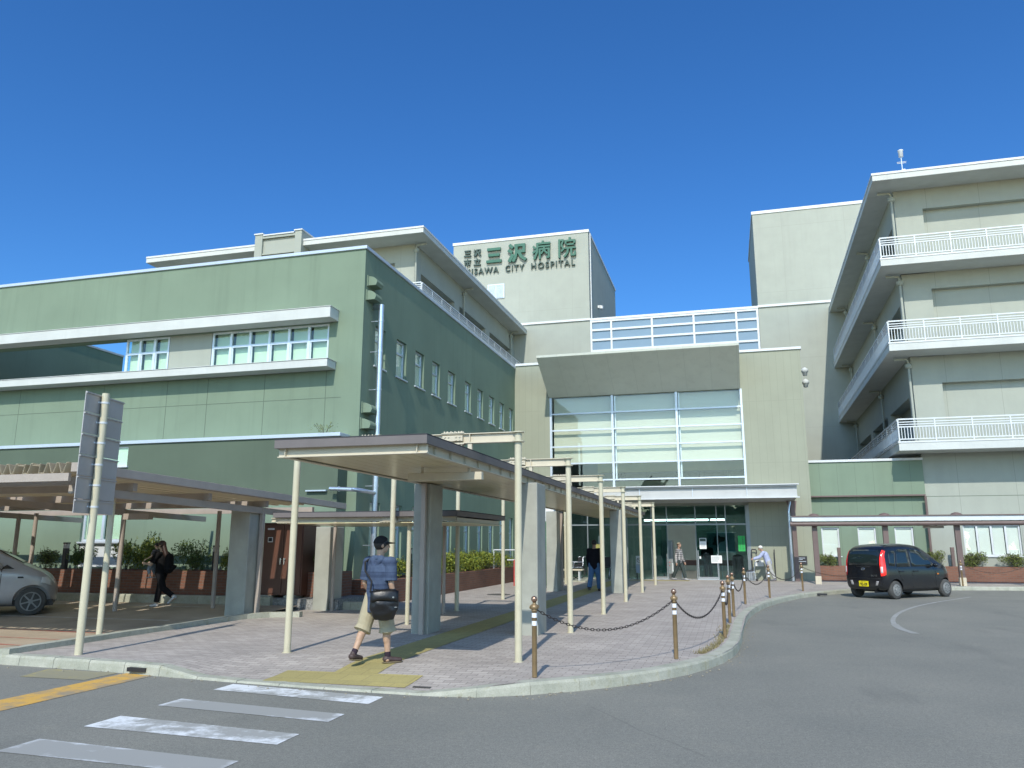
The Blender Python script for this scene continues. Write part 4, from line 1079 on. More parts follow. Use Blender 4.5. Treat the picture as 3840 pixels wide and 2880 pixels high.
# ------------------------------------------------------------------ sign pole seen from behind
sp = root('sign_pole', 'tall cream pole carrying a stack of grey sign boards seen from behind', 'sign', (-8.88, 9.41, PAV))
b = MB(); b.cyl((-8.88,9.41,PAV-.02),(-8.88,9.41,3.83), .054, n=20); b.cyl((-8.88,9.41,3.83),(-8.88,9.41,3.845), .05, n=20); build('pole', b, M['pole'], sp)
SA, SB = Vector((-8.86, 9.02)), Vector((-9.045, 9.96)); SD = (SB-SA); SL = SD.length; SD.normalize()
SPF = Frame((SA.x, SA.y), (SD.x, SD.y), (SD.y, -SD.x))
zz = [3.80, 3.50, 3.19, 2.885, 2.745, 2.57, 2.27, 2.09]
zz = [3.82, 3.52, 3.21, 2.905, 2.60, 2.27, 2.07]
for z1, z0 in zip(zz, zz[1:]):
    b = MB(); b.fbox(SPF, 0, SL, -.012, 0, z0+.004, z1-.004); b.fbox(SPF, 0, SL, 0, .018, z1-.03, z1-.012)
    build('board', b, M['panel_back'], sp)
b = MB()
for z in (3.70, 3.40, 3.10, 2.78, 2.48, 2.17):
    b.cyl((-8.88,9.41,z-.014),(-8.88,9.41,z+.014), .060, n=20); b.bar((-8.91,9.36,z),(-8.955,9.47,z), .03, .02)
    b.cyl((-8.915,9.335,z),(-8.955,9.30,z), .014, n=8); b.box(-8.955,-8.935,9.26,9.33,z-.025,z+.025)
build('clamp', b, M['whitealu'], sp)

# ------------------------------------------------------------------ storage locker
lk = root('storage_locker', 'dark brown two-door storage locker standing on concrete blocks by the carport', 'locker', (-10.65, 17.6, .36))
b = MB(); b.box(-11.12, -10.02, 17.3, 18.1, .42, 2.12); b.box(-11.14, -10.0, 17.28, 18.12, 2.12, 2.15)
M['locker'] = mat('brown_locker_steel', (0.115,0.050,0.032), 0.45, 0.12, 1.5, streak=0.2)
build('body', b, M['locker'], lk, bevel=.008)
for x0, x1 in ((-11.09,-10.555),(-10.545,-10.05)):
    b = MB(); b.box(x0, x1, 17.275, 17.298, .46, 2.09); d_ = build('door', b, M['locker'], lk, bevel=.004)
    hx = -10.60 if x0 < -11 else -10.50
    b = MB(); b.box(hx-.012, hx+.012, 17.25, 17.275, 1.15, 1.30); b.box(hx-.012, hx+.04, 17.24, 17.252, 1.26, 1.285); build('handle', b, M['stainless'], d_)
b = MB(); b.box(-11.0, -10.82, 17.262, 17.272, 1.98, 2.02); build('name_label', b, M['paper'], lk)
b = MB(); b.box(-10.98, -10.85, 17.262, 17.272, 1.68, 1.80); b.box(-10.965,-10.865,17.258,17.262,1.70,1.785,1); build('notice', b, [M['paper'], M['ink']], lk)
for x in (-10.98, -10.30):
    b = MB(); b.box(x-.13, x+.16, 17.2, 17.6, .25, .42); pb = build('concrete_block', b, M['concrete'], lk, bevel=.01)

# ------------------------------------------------------------------ bollards and chains
BOL = [(-2.29,9.16),(-.80,11.10),(-.18,13.77),(-.10,16.3),(-.02,17.75),(.28,21.4),(1.0,24.1),(2.2,27.75),(5.2,30.95),(8.05,32.3),(10.35,32.65)]
def make_bollard():
    r = root('bollard', '', 'bollard', (0,0,0), group='bronze chain bollards along the kerb')
    b = MB(); b.lathe((0,0,0), [(.030,0),(.030,.735),(.036,.74),(.036,.755),(.030,.76)], 18); build('post', b, M['bronze'], r)
    b = MB(); b.lathe((0,0,0), [(.046,.765),(.050,.775),(.050,.80),(.034,.812),(.022,.822),(.018,.835),(.026,.842)], 18)
    b.tube([(.05+.02*math.cos(t),0,.785+.02*math.sin(t)) for t in [math.pi*2*k/10 for k in range(10)]], .005, 6, close=True)
    b.tube([(-.05-.02*math.cos(t),0,.785+.02*math.sin(t)) for t in [math.pi*2*k/10 for k in range(10)]], .005, 6, close=True)
    build('collar', b, M['bronze'], r)
    b = MB(); b.ell((0,0,.875), .038, 20, 12); build('ball', b, M['bronze_ball'], r)
    for z in (.575,.665):
        b = MB(); b.lathe((0,0,z), [(.0312,0),(.0312,.052)], 18); build('band', b, M['reflect'], r)
    return r
blab = ['bronze chain bollard nearest the crossing, beside the first cream walkway post','bronze chain bollard standing alone on the outer bend of the kerb',
 'foremost bollard of the cluster lined up along the kerb','bollard right behind the foremost one of the kerb cluster','third bollard deep in the kerb cluster',
 'bollard left of the walking frame, before the glass doors','bollard in front of the stooped person in the pale blue jacket','bollard in front of the black plaque and wall, left of the black car',
 'bollard hidden behind the black car','bollard just right of the black car beside a brown post','bollard at the far right edge by the round bush']
for k, (x, y) in enumerate(BOL):
    if k == 0: bo = b0 = make_bollard()
    else: bo = copy_tree(b0)
    bo.location = (x+.02, y+.10, kerb_h(x))
    d = Vector(BOL[min(k+1, len(BOL)-1)]) - Vector(BOL[max(k-1, 0)])
    bo.rotation_euler.z = math.atan2(d.y, d.x); bo['label'] = blab[k]
clab = ['rusty chain sagging from the crossing bollard to the one on the bend','rusty chain between the bend bollard and the kerb cluster','short chain between the first two bollards of the cluster',
 'short chain deep inside the bollard cluster','chain from the cluster towards the walking frame','chain in front of the glass door and stooped person','chain in front of the tiled wall left of the car','chain partly hidden behind the black car',None,'chain between the two bollards right of the car']
for k in range(len(BOL)-1):
    if clab[k] is None: continue
    A = Vector((BOL[k][0]+.02, BOL[k][1]+.10, kerb_h(BOL[k][0])+.77)); Bq = Vector((BOL[k+1][0]+.02, BOL[k+1][1]+.10, kerb_h(BOL[k+1][0])+.77))
    L = (Bq-A).length; sag = min(.34, .13*L)
    curve = lambda t: A.lerp(Bq, t) - Vector((0,0,sag*4*t*(1-t)))
    n = int(L*1.06/.052) if k < 3 else int(L*1.06/.08); mb = MB()
    d0 = (Bq-A); d0.z = 0; d0.normalize(); side = Vector((-d0.y, d0.x, 0))
    for i in range(n):
        p, q = curve(i/n), curve((i+1)/n); c = (p+q)/2; d = (q-p).normalized(); u = d.cross(side).normalized()
        w = side if i % 2 else u
        hl = (q-p).length*.5 + .010; hw = .014
        mb.tube([c + d*(hl*math.cos(t)) + w*(hw*math.sin(t)) for t in [2*math.pi*j/8 for j in range(8)]], .0048, 5, close=True)
    o = build('chain', mb, M['chain'], loc=tuple(A)); tag(o, clab[k], 'chain', 'chains between the bollards')

# ------------------------------------------------------------------ brick planters
pf = root('brick_planter', 'long red brick planter along the green wall behind the carport', 'planter', (-20, 18, .3))
def planter(parent, x0, x1, y0, y1, z0, z1, t=.14):
    b = MB(); b.box(x0,x1,y0,y0+t,z0,z1); b.box(x0,x1,y1-t,y1,z0,z1); b.box(x0,x0+t,y0+t,y1-t,z0,z1); b.box(x1-t,x1,y0+t,y1-t,z0,z1)
    build('wall', b, M['brick'], parent, bevel=.006)
    b = MB(); b.box(x0+t,x1-t,y0+t,y1-t,z0,z1-.06); build('soil', b, M['soil'], parent)
planter(pf, -34, -9.35, 17.6, 18.64, .2, .96)
ps = root('brick_planter', 'red brick planter with hedge beside the shaded green side wall', 'planter', (-9, 25, .2))
planter(ps, -9.58, -8.55, 18.9, 31.6, .05, .72)
pr_ = root('brick_planter', 'low red brick planter below the right ward windows behind the car', 'planter', (16, 36, .12))
planter(pr_, 3.6, 32, 35.85, 36.40, .05, .73, .10)

# ------------------------------------------------------------------ shrubs
M['leaf'] = None
def leaf_mat(name, c1, c2):
    t = NT(name); f = t.noise(9, 3)
    c = t.mix(t.ramp(f, [(0.35, 0.0), (0.65, 1.0)]), c1, c2)
    t.set('Base Color', c); t.set('Roughness', 0.55); t.set('Specular IOR Level', 0.3)
    return t.m
LEAFS = {'yellow': (leaf_mat('leaf_yellow_green', (0.15,0.19,0.022), (0.27,0.28,0.035)), leaf_mat('leaf_green_a', (0.06,0.11,0.025), (0.11,0.15,0.03))),
         'dark': (leaf_mat('leaf_dark', (0.055,0.095,0.03), (0.10,0.15,0.035)), leaf_mat('leaf_green_b', (0.085,0.13,0.03), (0.14,0.18,0.035))),
         'round': (leaf_mat('leaf_round', (0.11,0.15,0.04), (0.18,0.21,0.045)), leaf_mat('leaf_purple', (0.06,0.055,0.04), (0.09,0.10,0.035)))}
M['twig'] = mat('twig', (0.06,0.045,0.03), 0.8)
def foliage_mesh(rx, ry, rz, n, leaf, seed, sprigs=8, flat=.0, loose=.35):
    rnd = random.Random(seed); mb = MB(); tw = MB()
    lumps = [(Vector((rnd.gauss(0,.45)*rx, rnd.gauss(0,.45)*ry, rz*(.6+rnd.random()*1.0))), .35+rnd.random()*.35) for _ in range(9)]
    def leafq(p, s):
        d = Vector((rnd.gauss(0,1), rnd.gauss(0,1), rnd.gauss(.5,.8))).normalized(); a = d.orthogonal().normalized()
        a.rotate(Matrix.Rotation(rnd.random()*6.28, 3, d)); b = d.cross(a)
        l = s*(.7+rnd.random()*.7); w = l*.42
        m = 0 if rnd.random() < .6 else 1
        mb.add([p-a*l*.5, p+b*w*.5+d*l*.06, p+a*l*.5, p-b*w*.5+d*l*.06], [(0,1,2,3)], m)
    for i in range(n):
        c, k = lumps[rnd.randrange(9)]
        v = Vector((rnd.gauss(0,1), rnd.gauss(0,1), rnd.gauss(0,1))).normalized()*(rnd.random()**loose)
        p = c + Vector((v.x*rx*k*1.5, v.y*ry*k*1.5, v.z*rz*k*1.3))
        if p.z < .04: p.z = .04 + rnd.random()*.1
        leafq(p, leaf)
    for i in range(sprigs):
        a = rnd.random()*6.28; r = rnd.random()*.8
        base = Vector((math.cos(a)*rx*r*.3, math.sin(a)*ry*r*.3, 0)); tip = Vector((math.cos(a)*rx*(.3+r*.9), math.sin(a)*ry*(.3+r*.9), rz*(1.5+rnd.random()*.85)))
        mid = base.lerp(tip, .5) + Vector((rnd.gauss(0,.03), rnd.gauss(0,.03), .05))
        tw.tube([base, mid, tip], .006, 5)
        for k in range(12):
            t = .45 + .55*k/11; p = (mid.lerp(tip, (t-.45)/.55)) + Vector((rnd.gauss(0,.02), rnd.gauss(0,.02), rnd.gauss(0,.02))); leafq(p, leaf*.85)
    return mb, tw
BUSH = {}
def bush(x, y, z, w, h, kind, label, group, rz=None):
    k = (kind, 0 if w < .62 else 1)
    if k not in BUSH:
        r = root('shrub', label, 'shrub', (0,0,0))
        mb, tw = foliage_mesh(.5, .5, .5, 1900 if k[1] else 1500, .085 if k[1] else .10, hash(kind) % 97 + k[1] if False else (11+k[1] if kind == 'yellow' else 23+k[1] if kind == 'dark' else 37+k[1]), 10)
        build('foliage', mb, list(LEAFS[kind]), r, local=True, recalc=False); build('stem', tw, M['twig'], r, local=True)
        BUSH[k] = r
    else: r = copy_tree(BUSH[k])
    r.location = (x, y, z); r.scale = (w, w, h); r.rotation_euler.z = random.random()*6.28 if rz is None else rz
    tag(r, label, 'shrub', group); return r
G1 = 'shrubs in the brick planter behind the carport'
for x, w, h, kind, lab in ((-18.4,.62,.42,'round','reddish rounded shrub behind the silver car bonnet'),(-17.25,.60,.50,'dark','dark green shrub right of the first black lamp post'),
        (-15.75,.70,.66,'yellow','tall yellow-green shrub behind the thin brown carport posts'),(-14.95,.62,.70,'yellow','yellow-topped shrub behind the woman carrying a child'),
        (-13.6,.74,.58,'dark','broad spiky dark shrub right of the woman'),(-12.45,.5,.42,'yellow','small shrub just left of the carport concrete pillar'),(-19.9,.55,.4,'dark','dark shrub above the silver car roof at left edge'),(-9.75,.58,.50,'dark','dark shrub between the locker and the link canopy pillar')):
    bush(x, 18.0, .93, w*.92, h*1.3, kind, lab, G1)
G2 = 'hedge shrubs in the side wall planter'
for k, (y, w, h) in enumerate(((20.6,.66,.62),(22.0,.6,.50),(23.2,.75,.62),(24.4,.85,.75),(25.6,.85,.78),(26.8,.8,.72),(28.0,.9,.78),(29.3,.85,.74),(30.6,.85,.70))):
    lab = ['sprouting yellow-green shrub beside the walking man\'s shoulder','shrub directly behind the thin cream posts right of the man','hedge shrub hidden behind the walkway concrete pillar','hedge shrub just right of the walkway pillar','hedge shrub between the two grey-brown posts',
           'hedge shrub right of the grey-brown posts','middle shrub of the sunny hedge stretch','hedge shrub with yellow sprigs near the far post','last hedge shrub before the white handrail'][k]
    bush(-9.03, y, .66, w, h, 'yellow' if k % 4 else 'yellow', lab, G2)
G3 = 'clipped round shrubs in the right planter'
for x, w, h, lab in ((4.0,.60,.48,'round shrub left of the car, below the first annex window'),(8.05,.62,.62,'round shrub rising just behind the car bonnet'),(9.5,.72,.58,'round shrub right of the brown canopy post'),(11.0,.70,.52,'round shrub at the right edge below the wide window')):
    bush(x, 36.12, .68, w*1.1, h*1.15, 'round', lab, G3)
mb, tw = foliage_mesh(.5, .12, .25, 90, .05, 5, 6)
wd = root('weed', 'sparse yellowish weeds sprouting on the lower green parapet', 'weeds', (-10.45, 18.85, 4.56))
build('foliage', mb, list(LEAFS['yellow']), wd, local=True, recalc=False); build('stem', tw, M['twig'], wd, local=True); wd.scale = (.9,1,.55)

# garden lamp posts
def lamp_post(x, y, z0, z1, lab):
    r = root('garden_lamp', lab, 'lamp post', (x, y, z0), group='dark posts among the planter shrubs')
    b = MB(); b.box(x-.06, x+.06, y-.06, y+.06, z0, z1-.16); build('post', b, M['black'], r, bevel=.006)
    b = MB(); b.box(x-.055, x+.055, y-.055, y+.055, z1-.16, z1-.04); build('lens', b, M['panel_back'], r)
    b = MB(); b.box(x-.063, x+.063, y-.063, y+.063, z1-.04, z1); build('cap', b, M['black'], r)
lamp_post(-17.72, 17.95, .90, 1.68, 'black garden lamp post left of the dark green shrub near the car')
lamp_post(-12.93, 17.95, .90, 1.60, 'black garden lamp post left of the carport concrete pillar')
lamp_post(-8.95, 21.4, .66, 1.52, 'black garden lamp post beside the walking man\'s cap')
def brown_post(x, y, z0, z1, lab):
    r = root('garden_lamp', lab, 'lamp post', (x, y, z0), group='dark posts among the planter shrubs')
    b = MB(); b.box(x-.06, x+.06, y-.06, y+.06, z0, z1-.2); build('post', b, M['brown'], r, bevel=.006)
    b = MB(); b.box(x-.065, x+.065, y-.065, y+.065, z1-.2, z1); build('cap', b, M['brown'], r, bevel=.01)
brown_post(4.42, 36.1, .68, 1.48, 'brown garden post in the right planter left of the black car')
brown_post(8.74, 36.1, .68, 1.50, 'brown garden post beside the brown canopy post right of the car')
# small things near the entrance
hr = root('handrail', 'white pipe handrail at the far end of the hedge planter', 'handrail', (-8.3, 29.5, PAV))
b = MB()
for X in (-8.95, -7.95): b.cyl((X,29.9,PAV),(X,29.9,1.42), .025, n=10)
b.cyl((-8.95,29.9,1.40),(-7.7,29.9,1.40), .025, n=10); b.cyl((-8.4,29.9,1.02),(-7.7,29.9,1.02), .025, n=10); build('rail', b, M['whitealu'], hr)
rp = root('hydrant_post', 'red hydrant marker post with a thin cream pole', 'post', (-7.72, 28.6, PAV))
b = MB(); b.box(-7.78,-7.66,28.54,28.66,PAV-.01,1.06); build('post', b, M['red'], rp, bevel=.008)
b = MB(); b.cyl((-7.70,28.75,PAV),(-7.70,28.75,2.85), .02, n=10); build('pole', b, M['pole'], rp)
M['vend'] = mat('vending_green', (0.03,0.15,0.055), 0.4, 0.1, 2)
vm = root('vending_machine', 'green vending machine half hidden behind a concrete pillar', 'vending machine', (-6.6, 28.2, PAV))
b = MB(); b.box(-7.3,-6.33,27.9,28.6,.18,2.42); build('body', b, M['vend'], vm, bevel=.015)
b = MB(); b.box(-6.33,-6.15,27.95,28.6,.18,1.55); build('side_panel', b, M['black'], vm)
b = MB(); b.box(-7.25,-6.4,27.95,28.5,.08,.18); build('plinth', b, M['concrete'], vm)
b = MB(); b.box(-6.5,-6.12,28.0,28.3,2.45,2.95); b.box(-6.24,-6.12,28.0,28.3,1.72,2.45); build('white_stand_in', b, M['paper'], vm)  # white boxes stand in for a bright window beyond the machine
bn = root('bench', 'cream waiting bench under the walkway near the entrance', 'bench', (-6.6, 32.4, PAV))
b = MB(); b.box(-7.4,-5.85,32.1,32.55,.56,.62); build('seat', b, M['cream'], bn, bevel=.01)
for X in (-7.3,-6.0):
    b = MB(); b.box(X-.025,X+.025,32.15,32.2,PAV,.56); b.box(X-.025,X+.025,32.45,32.5,PAV,.56); build('leg', b, M['whitealu'], bn)
st_ = MB(); st_.box(-7.9,-5.7,31.9,35.2,PAV-.01,PAV+.05); structure('bench_plinth', st_, M['kerb'])
def wheelchair(x, y, rz, lab):
    r = root('wheelchair', lab, 'wheelchair', (x, y, PAV+.05), rz, group='parked wheelchairs')
    for s in (-.27,.27):
        b = MB(); b.tube([(s, .05+.29*math.cos(t), .30+.29*math.sin(t)) for t in [2*math.pi*k/24 for k in range(24)]], .016, 6, close=True)
        for k in range(6): t = math.pi*k/6; b.cyl((s,.05-.29*math.cos(t),.30-.29*math.sin(t)),(s,.05+.29*math.cos(t),.30+.29*math.sin(t)),.003,n=5)
        build('wheel', b, M['rubber'], r, local=True)
        b = MB(); b.tube([(s*.8,.45+.09*math.cos(t),.09+.09*math.sin(t)) for t in [2*math.pi*k/14 for k in range(14)]], .014, 6, close=True); build('caster', b, M['rubber'], r, local=True)
    b = MB()
    for s in (-.23,.23): b.tube([(s,-.30,.92),(s,-.18,.90),(s,-.16,.48),(s,.35,.48),(s,.50,.12)], .013, 6); b.tube([(s,-.16,.70),(s,.25,.70),(s,.28,.48)], .012, 6)
    build('frame', b, M['steel'], r, local=True)
    b = MB(); b.box(-.22,.22,-.16,.33,.46,.51); build('seat', b, M['ink'], r, local=True)
    b = MB(); b.box(-.22,.22,-.18,-.14,.5,.9); build('backrest', b, M['ink'], r, local=True)
wheelchair(-6.4, 33.9, 2.2, 'folded-out wheelchair by the bench near the entrance glass')
wheelchair(-5.1, 34.2, 2.9, 'wheelchair standing behind the man in blue jeans')

# doors' notices
def paper(name, lab, x0, x1, z0, z1, y, m, cat='notice', rows=0, cols=0, tm='ink', seed=1):
    r = root(name, lab, cat, ((x0+x1)/2, y, (z0+z1)/2))
    b = MB(); b.box(x0, x1, y, y+.006, z0, z1); build('sheet', b, m, r)
    rnd = random.Random(seed); b = MB()
    for i in range(rows):
        z = z1-(z1-z0)*(.14+.76*i/max(1,rows)); xa = x0+(x1-x0)*(.08 if i else .3); L = (x1-x0)*(.8 if i else .4); x = xa
        while x < xa+L*(.6+.4*rnd.random()):
            w = (x1-x0)*(.02+.05*rnd.random()); b.box(x, x+w, y-.002, y, z-(z1-z0)*.022, z+(z1-z0)*.012); x += w+(x1-x0)*.015
    if rows: build('text', b, M[tm], r)
    return r
paper('notice_sheet', 'white printed notice low on the right glass door', -.82, -.37, .82, 1.14, 35.44, M['paper'], rows=7, seed=3)
nt = paper('notice_sheet', 'white notice with a grey header on the glass door', -1.28, -.99, 1.42, 1.88, 35.44, M['paper'], rows=0)
b = MB(); b.box(-1.26,-1.01,35.434,35.44,1.74,1.86); build('header', b, M['signdark'], nt)
b = MB()
for k in range(4): b.box(-1.23,-1.05,35.434,35.44,1.66-k*.05,1.672-k*.05)
build('text', b, M['panel_back'], nt)
M['poster'] = mat('poster_green', (0.02,0.33,0.07), 0.7, 0.04)
gp = paper('poster', 'bright green vertical poster beside the glass door', .34, .62, 1.32, 1.97, 35.42, M['poster'], 'poster')
b = MB(); rnd = random.Random(9)
def pseudo(b, x, z, s, y):
    """small brush strokes of a hand-lettered column"""
    for k in range(3): b.box(x-s*.42, x+s*.42*(.6+.4*rnd.random()), y-.003, y, z+s*(.34-.32*k)-s*.05, z+s*(.34-.32*k)+s*.05)
    b.box(x-s*.06+rnd.uniform(-.2,.2)*s, x+s*.06, y-.0045, y-.0032, z-s*.45, z+s*.45)
for k in range(6): pseudo(b, .535, 1.91-k*.095, .075, 35.42)
for k in range(4): pseudo(b, .415, 1.66-k*.08, .06, 35.42)
build('text', b, M['ink'], gp)
wn_ = paper('notice_sheet', 'white notice on the tiled wall behind the walking frame', 1.00, 1.33, .70, .95, 35.485, M['paper'], rows=4, tm='panel_back', seed=5)
yp = root('poster', 'pale yellow poster behind the man in blue jeans', 'poster', (-5.65, 35.4, 1.5))
b = MB(); b.box(-5.86,-5.45,35.40,35.41,1.34,1.62); build('sheet', b, mat('poster_yellow', (0.30,0.28,0.08), .7), yp)
b = MB(); b.box(-5.70,-5.45,35.40,35.41,1.64,1.98); build('upper_sheet', b, M['inner_wall'], yp)
ns = root('no_smoking_stand', 'grey floor stand with a no-smoking sign left of the doors', 'sign', (-3.85, 34.7, PAV))
b = MB(); b.box(-3.98,-3.70,34.7,34.95,PAV+.28,.74); build('bin', b, mat('blue_grey', (0.17,0.23,0.28), .5), ns, bevel=.01)
b = MB(); b.box(-3.96,-3.93,34.75,34.9,PAV,.42); b.box(-3.75,-3.72,34.75,34.9,PAV,.42); build('leg', b, M['dark'], ns)
b = MB(); b.box(-3.97,-3.71,34.78,34.80,.76,1.12); build('sign_plate', b, mat('sign_grey', (0.36,0.40,0.40), .6), ns)
b = MB(); b.tube([(-3.84+.09*math.cos(t),34.77,.94+.09*math.sin(t)) for t in [2*math.pi*k/20 for k in range(20)]], .012, 6, close=True); b.bar((-3.90,34.77,1.0),(-3.78,34.77,.88), .02, .02); build('no_smoking_mark', b, M['ink'], ns)
tc = root('linen_cart', 'tall grey closed trolley with red lettering inside the glass doors', 'trolley', (-2.7, 36.3, .13))
b = MB(); b.box(-2.99,-2.48,36.1,36.7,.34,1.78); build('cabinet', b, mat('cart_grey', (0.20,0.23,0.23), .5), tc, bevel=.01)
b = MB(); b.box(-2.95,-2.52,36.08,36.1,.52,.54); b.box(-2.95,-2.93,36.08,36.1,.36,1.74); b.box(-2.54,-2.52,36.08,36.1,.36,1.74); build('trim', b, M['panel_back'], tc)
b = MB(); b.box(-2.84,-2.62,36.085,36.098,.68,.70)
for x in (-2.80,-2.76): b.box(x,x+.018,36.085,36.098,.70,.84)
b.box(-2.70,-2.60,36.085,36.098,.82,.84); b.box(-2.70,-2.682,36.085,36.098,.70,.82); build('lettering', b, M['red'], tc)
for x in (-2.9,-2.58):
    b = MB(); b.cyl((x,36.15,.20),(x+.04,36.15,.20), .07, n=12); b.box(x,x+.04,36.12,36.2,.22,.34); build('caster', b, M['rubber'], tc)
bd = root('floor_plan_board', 'blue-grey board with a dark map shape inside the entrance', 'board', (-.4, 37.4, 1.7))
b = MB(); b.box(-1.0,.22,37.4,37.44,1.30,2.12); build('panel', b, mat('board_blue', (0.20,0.29,0.34), .5), bd)
b = MB(); b.prism([(-.80,1.60),(-.55,1.55),(-.42,1.72),(-.22,1.75),(-.2,1.92),(-.42,1.96),(-.48,2.02),(-.60,2.0),(-.70,1.92),(-.72,1.72)], 'y', 37.385, 37.398); build('map_shape', b, M['ink'], bd)
b = MB(); b.box(-1.05,.27,37.38,37.46,2.12,2.16); b.box(-1.05,.27,37.38,37.46,1.26,1.30); b.box(-1.0,-.96,37.41,37.45,.13,1.26); b.box(.18,.22,37.41,37.45,.13,1.26); build('frame', b, M['steel'], bd)
ct = root('counter', 'reddish wooden waiting counter inside the glass doors', 'counter', (-.6, 37.9, .13))
b = MB(); b.box(-2.3,.3,37.7,38.2,.66,.90); build('top', b, mat('counter_wood', (0.10,0.045,0.035), .5), ct)
for X in (-2.2,-1.3,-.4,.2):
    b = MB(); b.box(X-.02,X+.02,37.75,37.79,.12,.66); build('leg', b, M['steel'], ct)
bn2 = root('trash_bin', 'dark grey bin inside the glass near the green poster', 'bin', (.3, 36.6, .13))
b = MB(); b.lathe((.3,36.6,.13), [(.20,0),(.24,.9),(.25,.92),(.2,1.0),(.05,1.05)], 16); build('body', b, M['dark'], bn2)
b = MB(); b.tube([(.3+.25*math.cos(t),36.6+.25*math.sin(t),1.03) for t in [2*math.pi*k/18 for k in range(18)]], .012, 6, close=True); build('rim', b, M['stainless'], bn2)
wr = root('hooked_rail', 'dark hooked support rail on the wall beside the doors', 'rail', (.92, 35.35, PAV))
b = MB(); b.tube([(.86,35.35,PAV),(.86,35.35,1.36),(.88,35.35,1.40),(1.02,35.35,1.40),(1.06,35.35,1.36),(1.06,35.35,1.22)], .022, 8); build('pipe', b, M['ink'], wr)
wr2 = root('hooked_rail', 'thin dark upright rail behind the stooped person', 'rail', (1.78, 35.35, PAV))
b = MB(); b.cyl((1.78,35.35,PAV),(1.78,35.35,1.40), .02, n=10); build('pipe', b, M['ink'], wr2)
# ------------------------------------------------------------------ people
def capsule(mb, p0, p1, r0, r1, right=(1,0,0), kx=1.0, ky=1.0, n=14, flat=(0,0)):
    p0, p1 = Vector(p0), Vector(p1); d = p1-p0; L = d.length
    d = d/L if L > 1e-6 else Vector((0,0,1))
    a = Vector(right) - d*Vector(right).dot(d)
    if a.length < 1e-4: a = d.orthogonal()
    a.normalize(); b = d.cross(a); rings = []
    if not flat[0]:
        for k in range(4): t = math.pi/2*(k/4); rings.append((p0 - d*(r0*math.cos(t)), r0*math.sin(t)))
        rings[0] = (rings[0][0], r0*.05)
    rings.append((p0, r0)); rings.append((p0.lerp(p1,.5), (r0+r1)/2)); rings.append((p1, r1))
    if not flat[1]:
        for k in range(1, 5): t = math.pi/2*(k/4); rings.append((p1 + d*(r1*math.sin(t)), max(r1*math.cos(t), r1*.05)))
    v = []
    for c, r in rings:
        for i in range(n):
            t = 2*math.pi*i/n; v.append(c + a*(r*kx*math.cos(t)) + b*(r*ky*math.sin(t)))
    m = len(rings); f = [(j*n+i, j*n+(i+1) % n, (j+1)*n+(i+1) % n, (j+1)*n+i) for j in range(m-1) for i in range(n)]
    f += [tuple(reversed(range(n))), tuple(range((m-1)*n, m*n))]
    mb.add(v, f, 0, True)
def fused(name, mb, m, parent, voxel, it=3, label=None):
    """melts overlapping volumes into one continuous surface"""
    me = bpy.data.meshes.new(name); me.from_pydata([tuple(p) for p in mb.v], [], mb.f)
    b = bmesh.new(); b.from_mesh(me); bmesh.ops.recalc_face_normals(b, faces=b.faces); b.to_mesh(me); b.free()
    o = bpy.data.objects.new('tmp', me); COL.objects.link(o)
    r = o.modifiers.new('r', 'REMESH'); r.mode = 'VOXEL'; r.voxel_size = voxel; r.use_smooth_shade = True
    s = o.modifiers.new('s', 'SMOOTH'); s.factor = .5; s.iterations = it
    dg = bpy.context.evaluated_depsgraph_get(); dg.update()
    out = bpy.data.meshes.new_from_object(o.evaluated_get(dg))
    bpy.data.objects.remove(o); bpy.data.meshes.remove(me)
    out.name = name; out.materials.clear(); out.materials.append(m)
    out.polygons.foreach_set('use_smooth', [True]*len(out.polygons))
    o = bpy.data.objects.new(name, out); COL.objects.link(o); o.parent = parent
    OFF[o.name] = Vector((0,0,0))
    if label: o['label'] = label
    return o
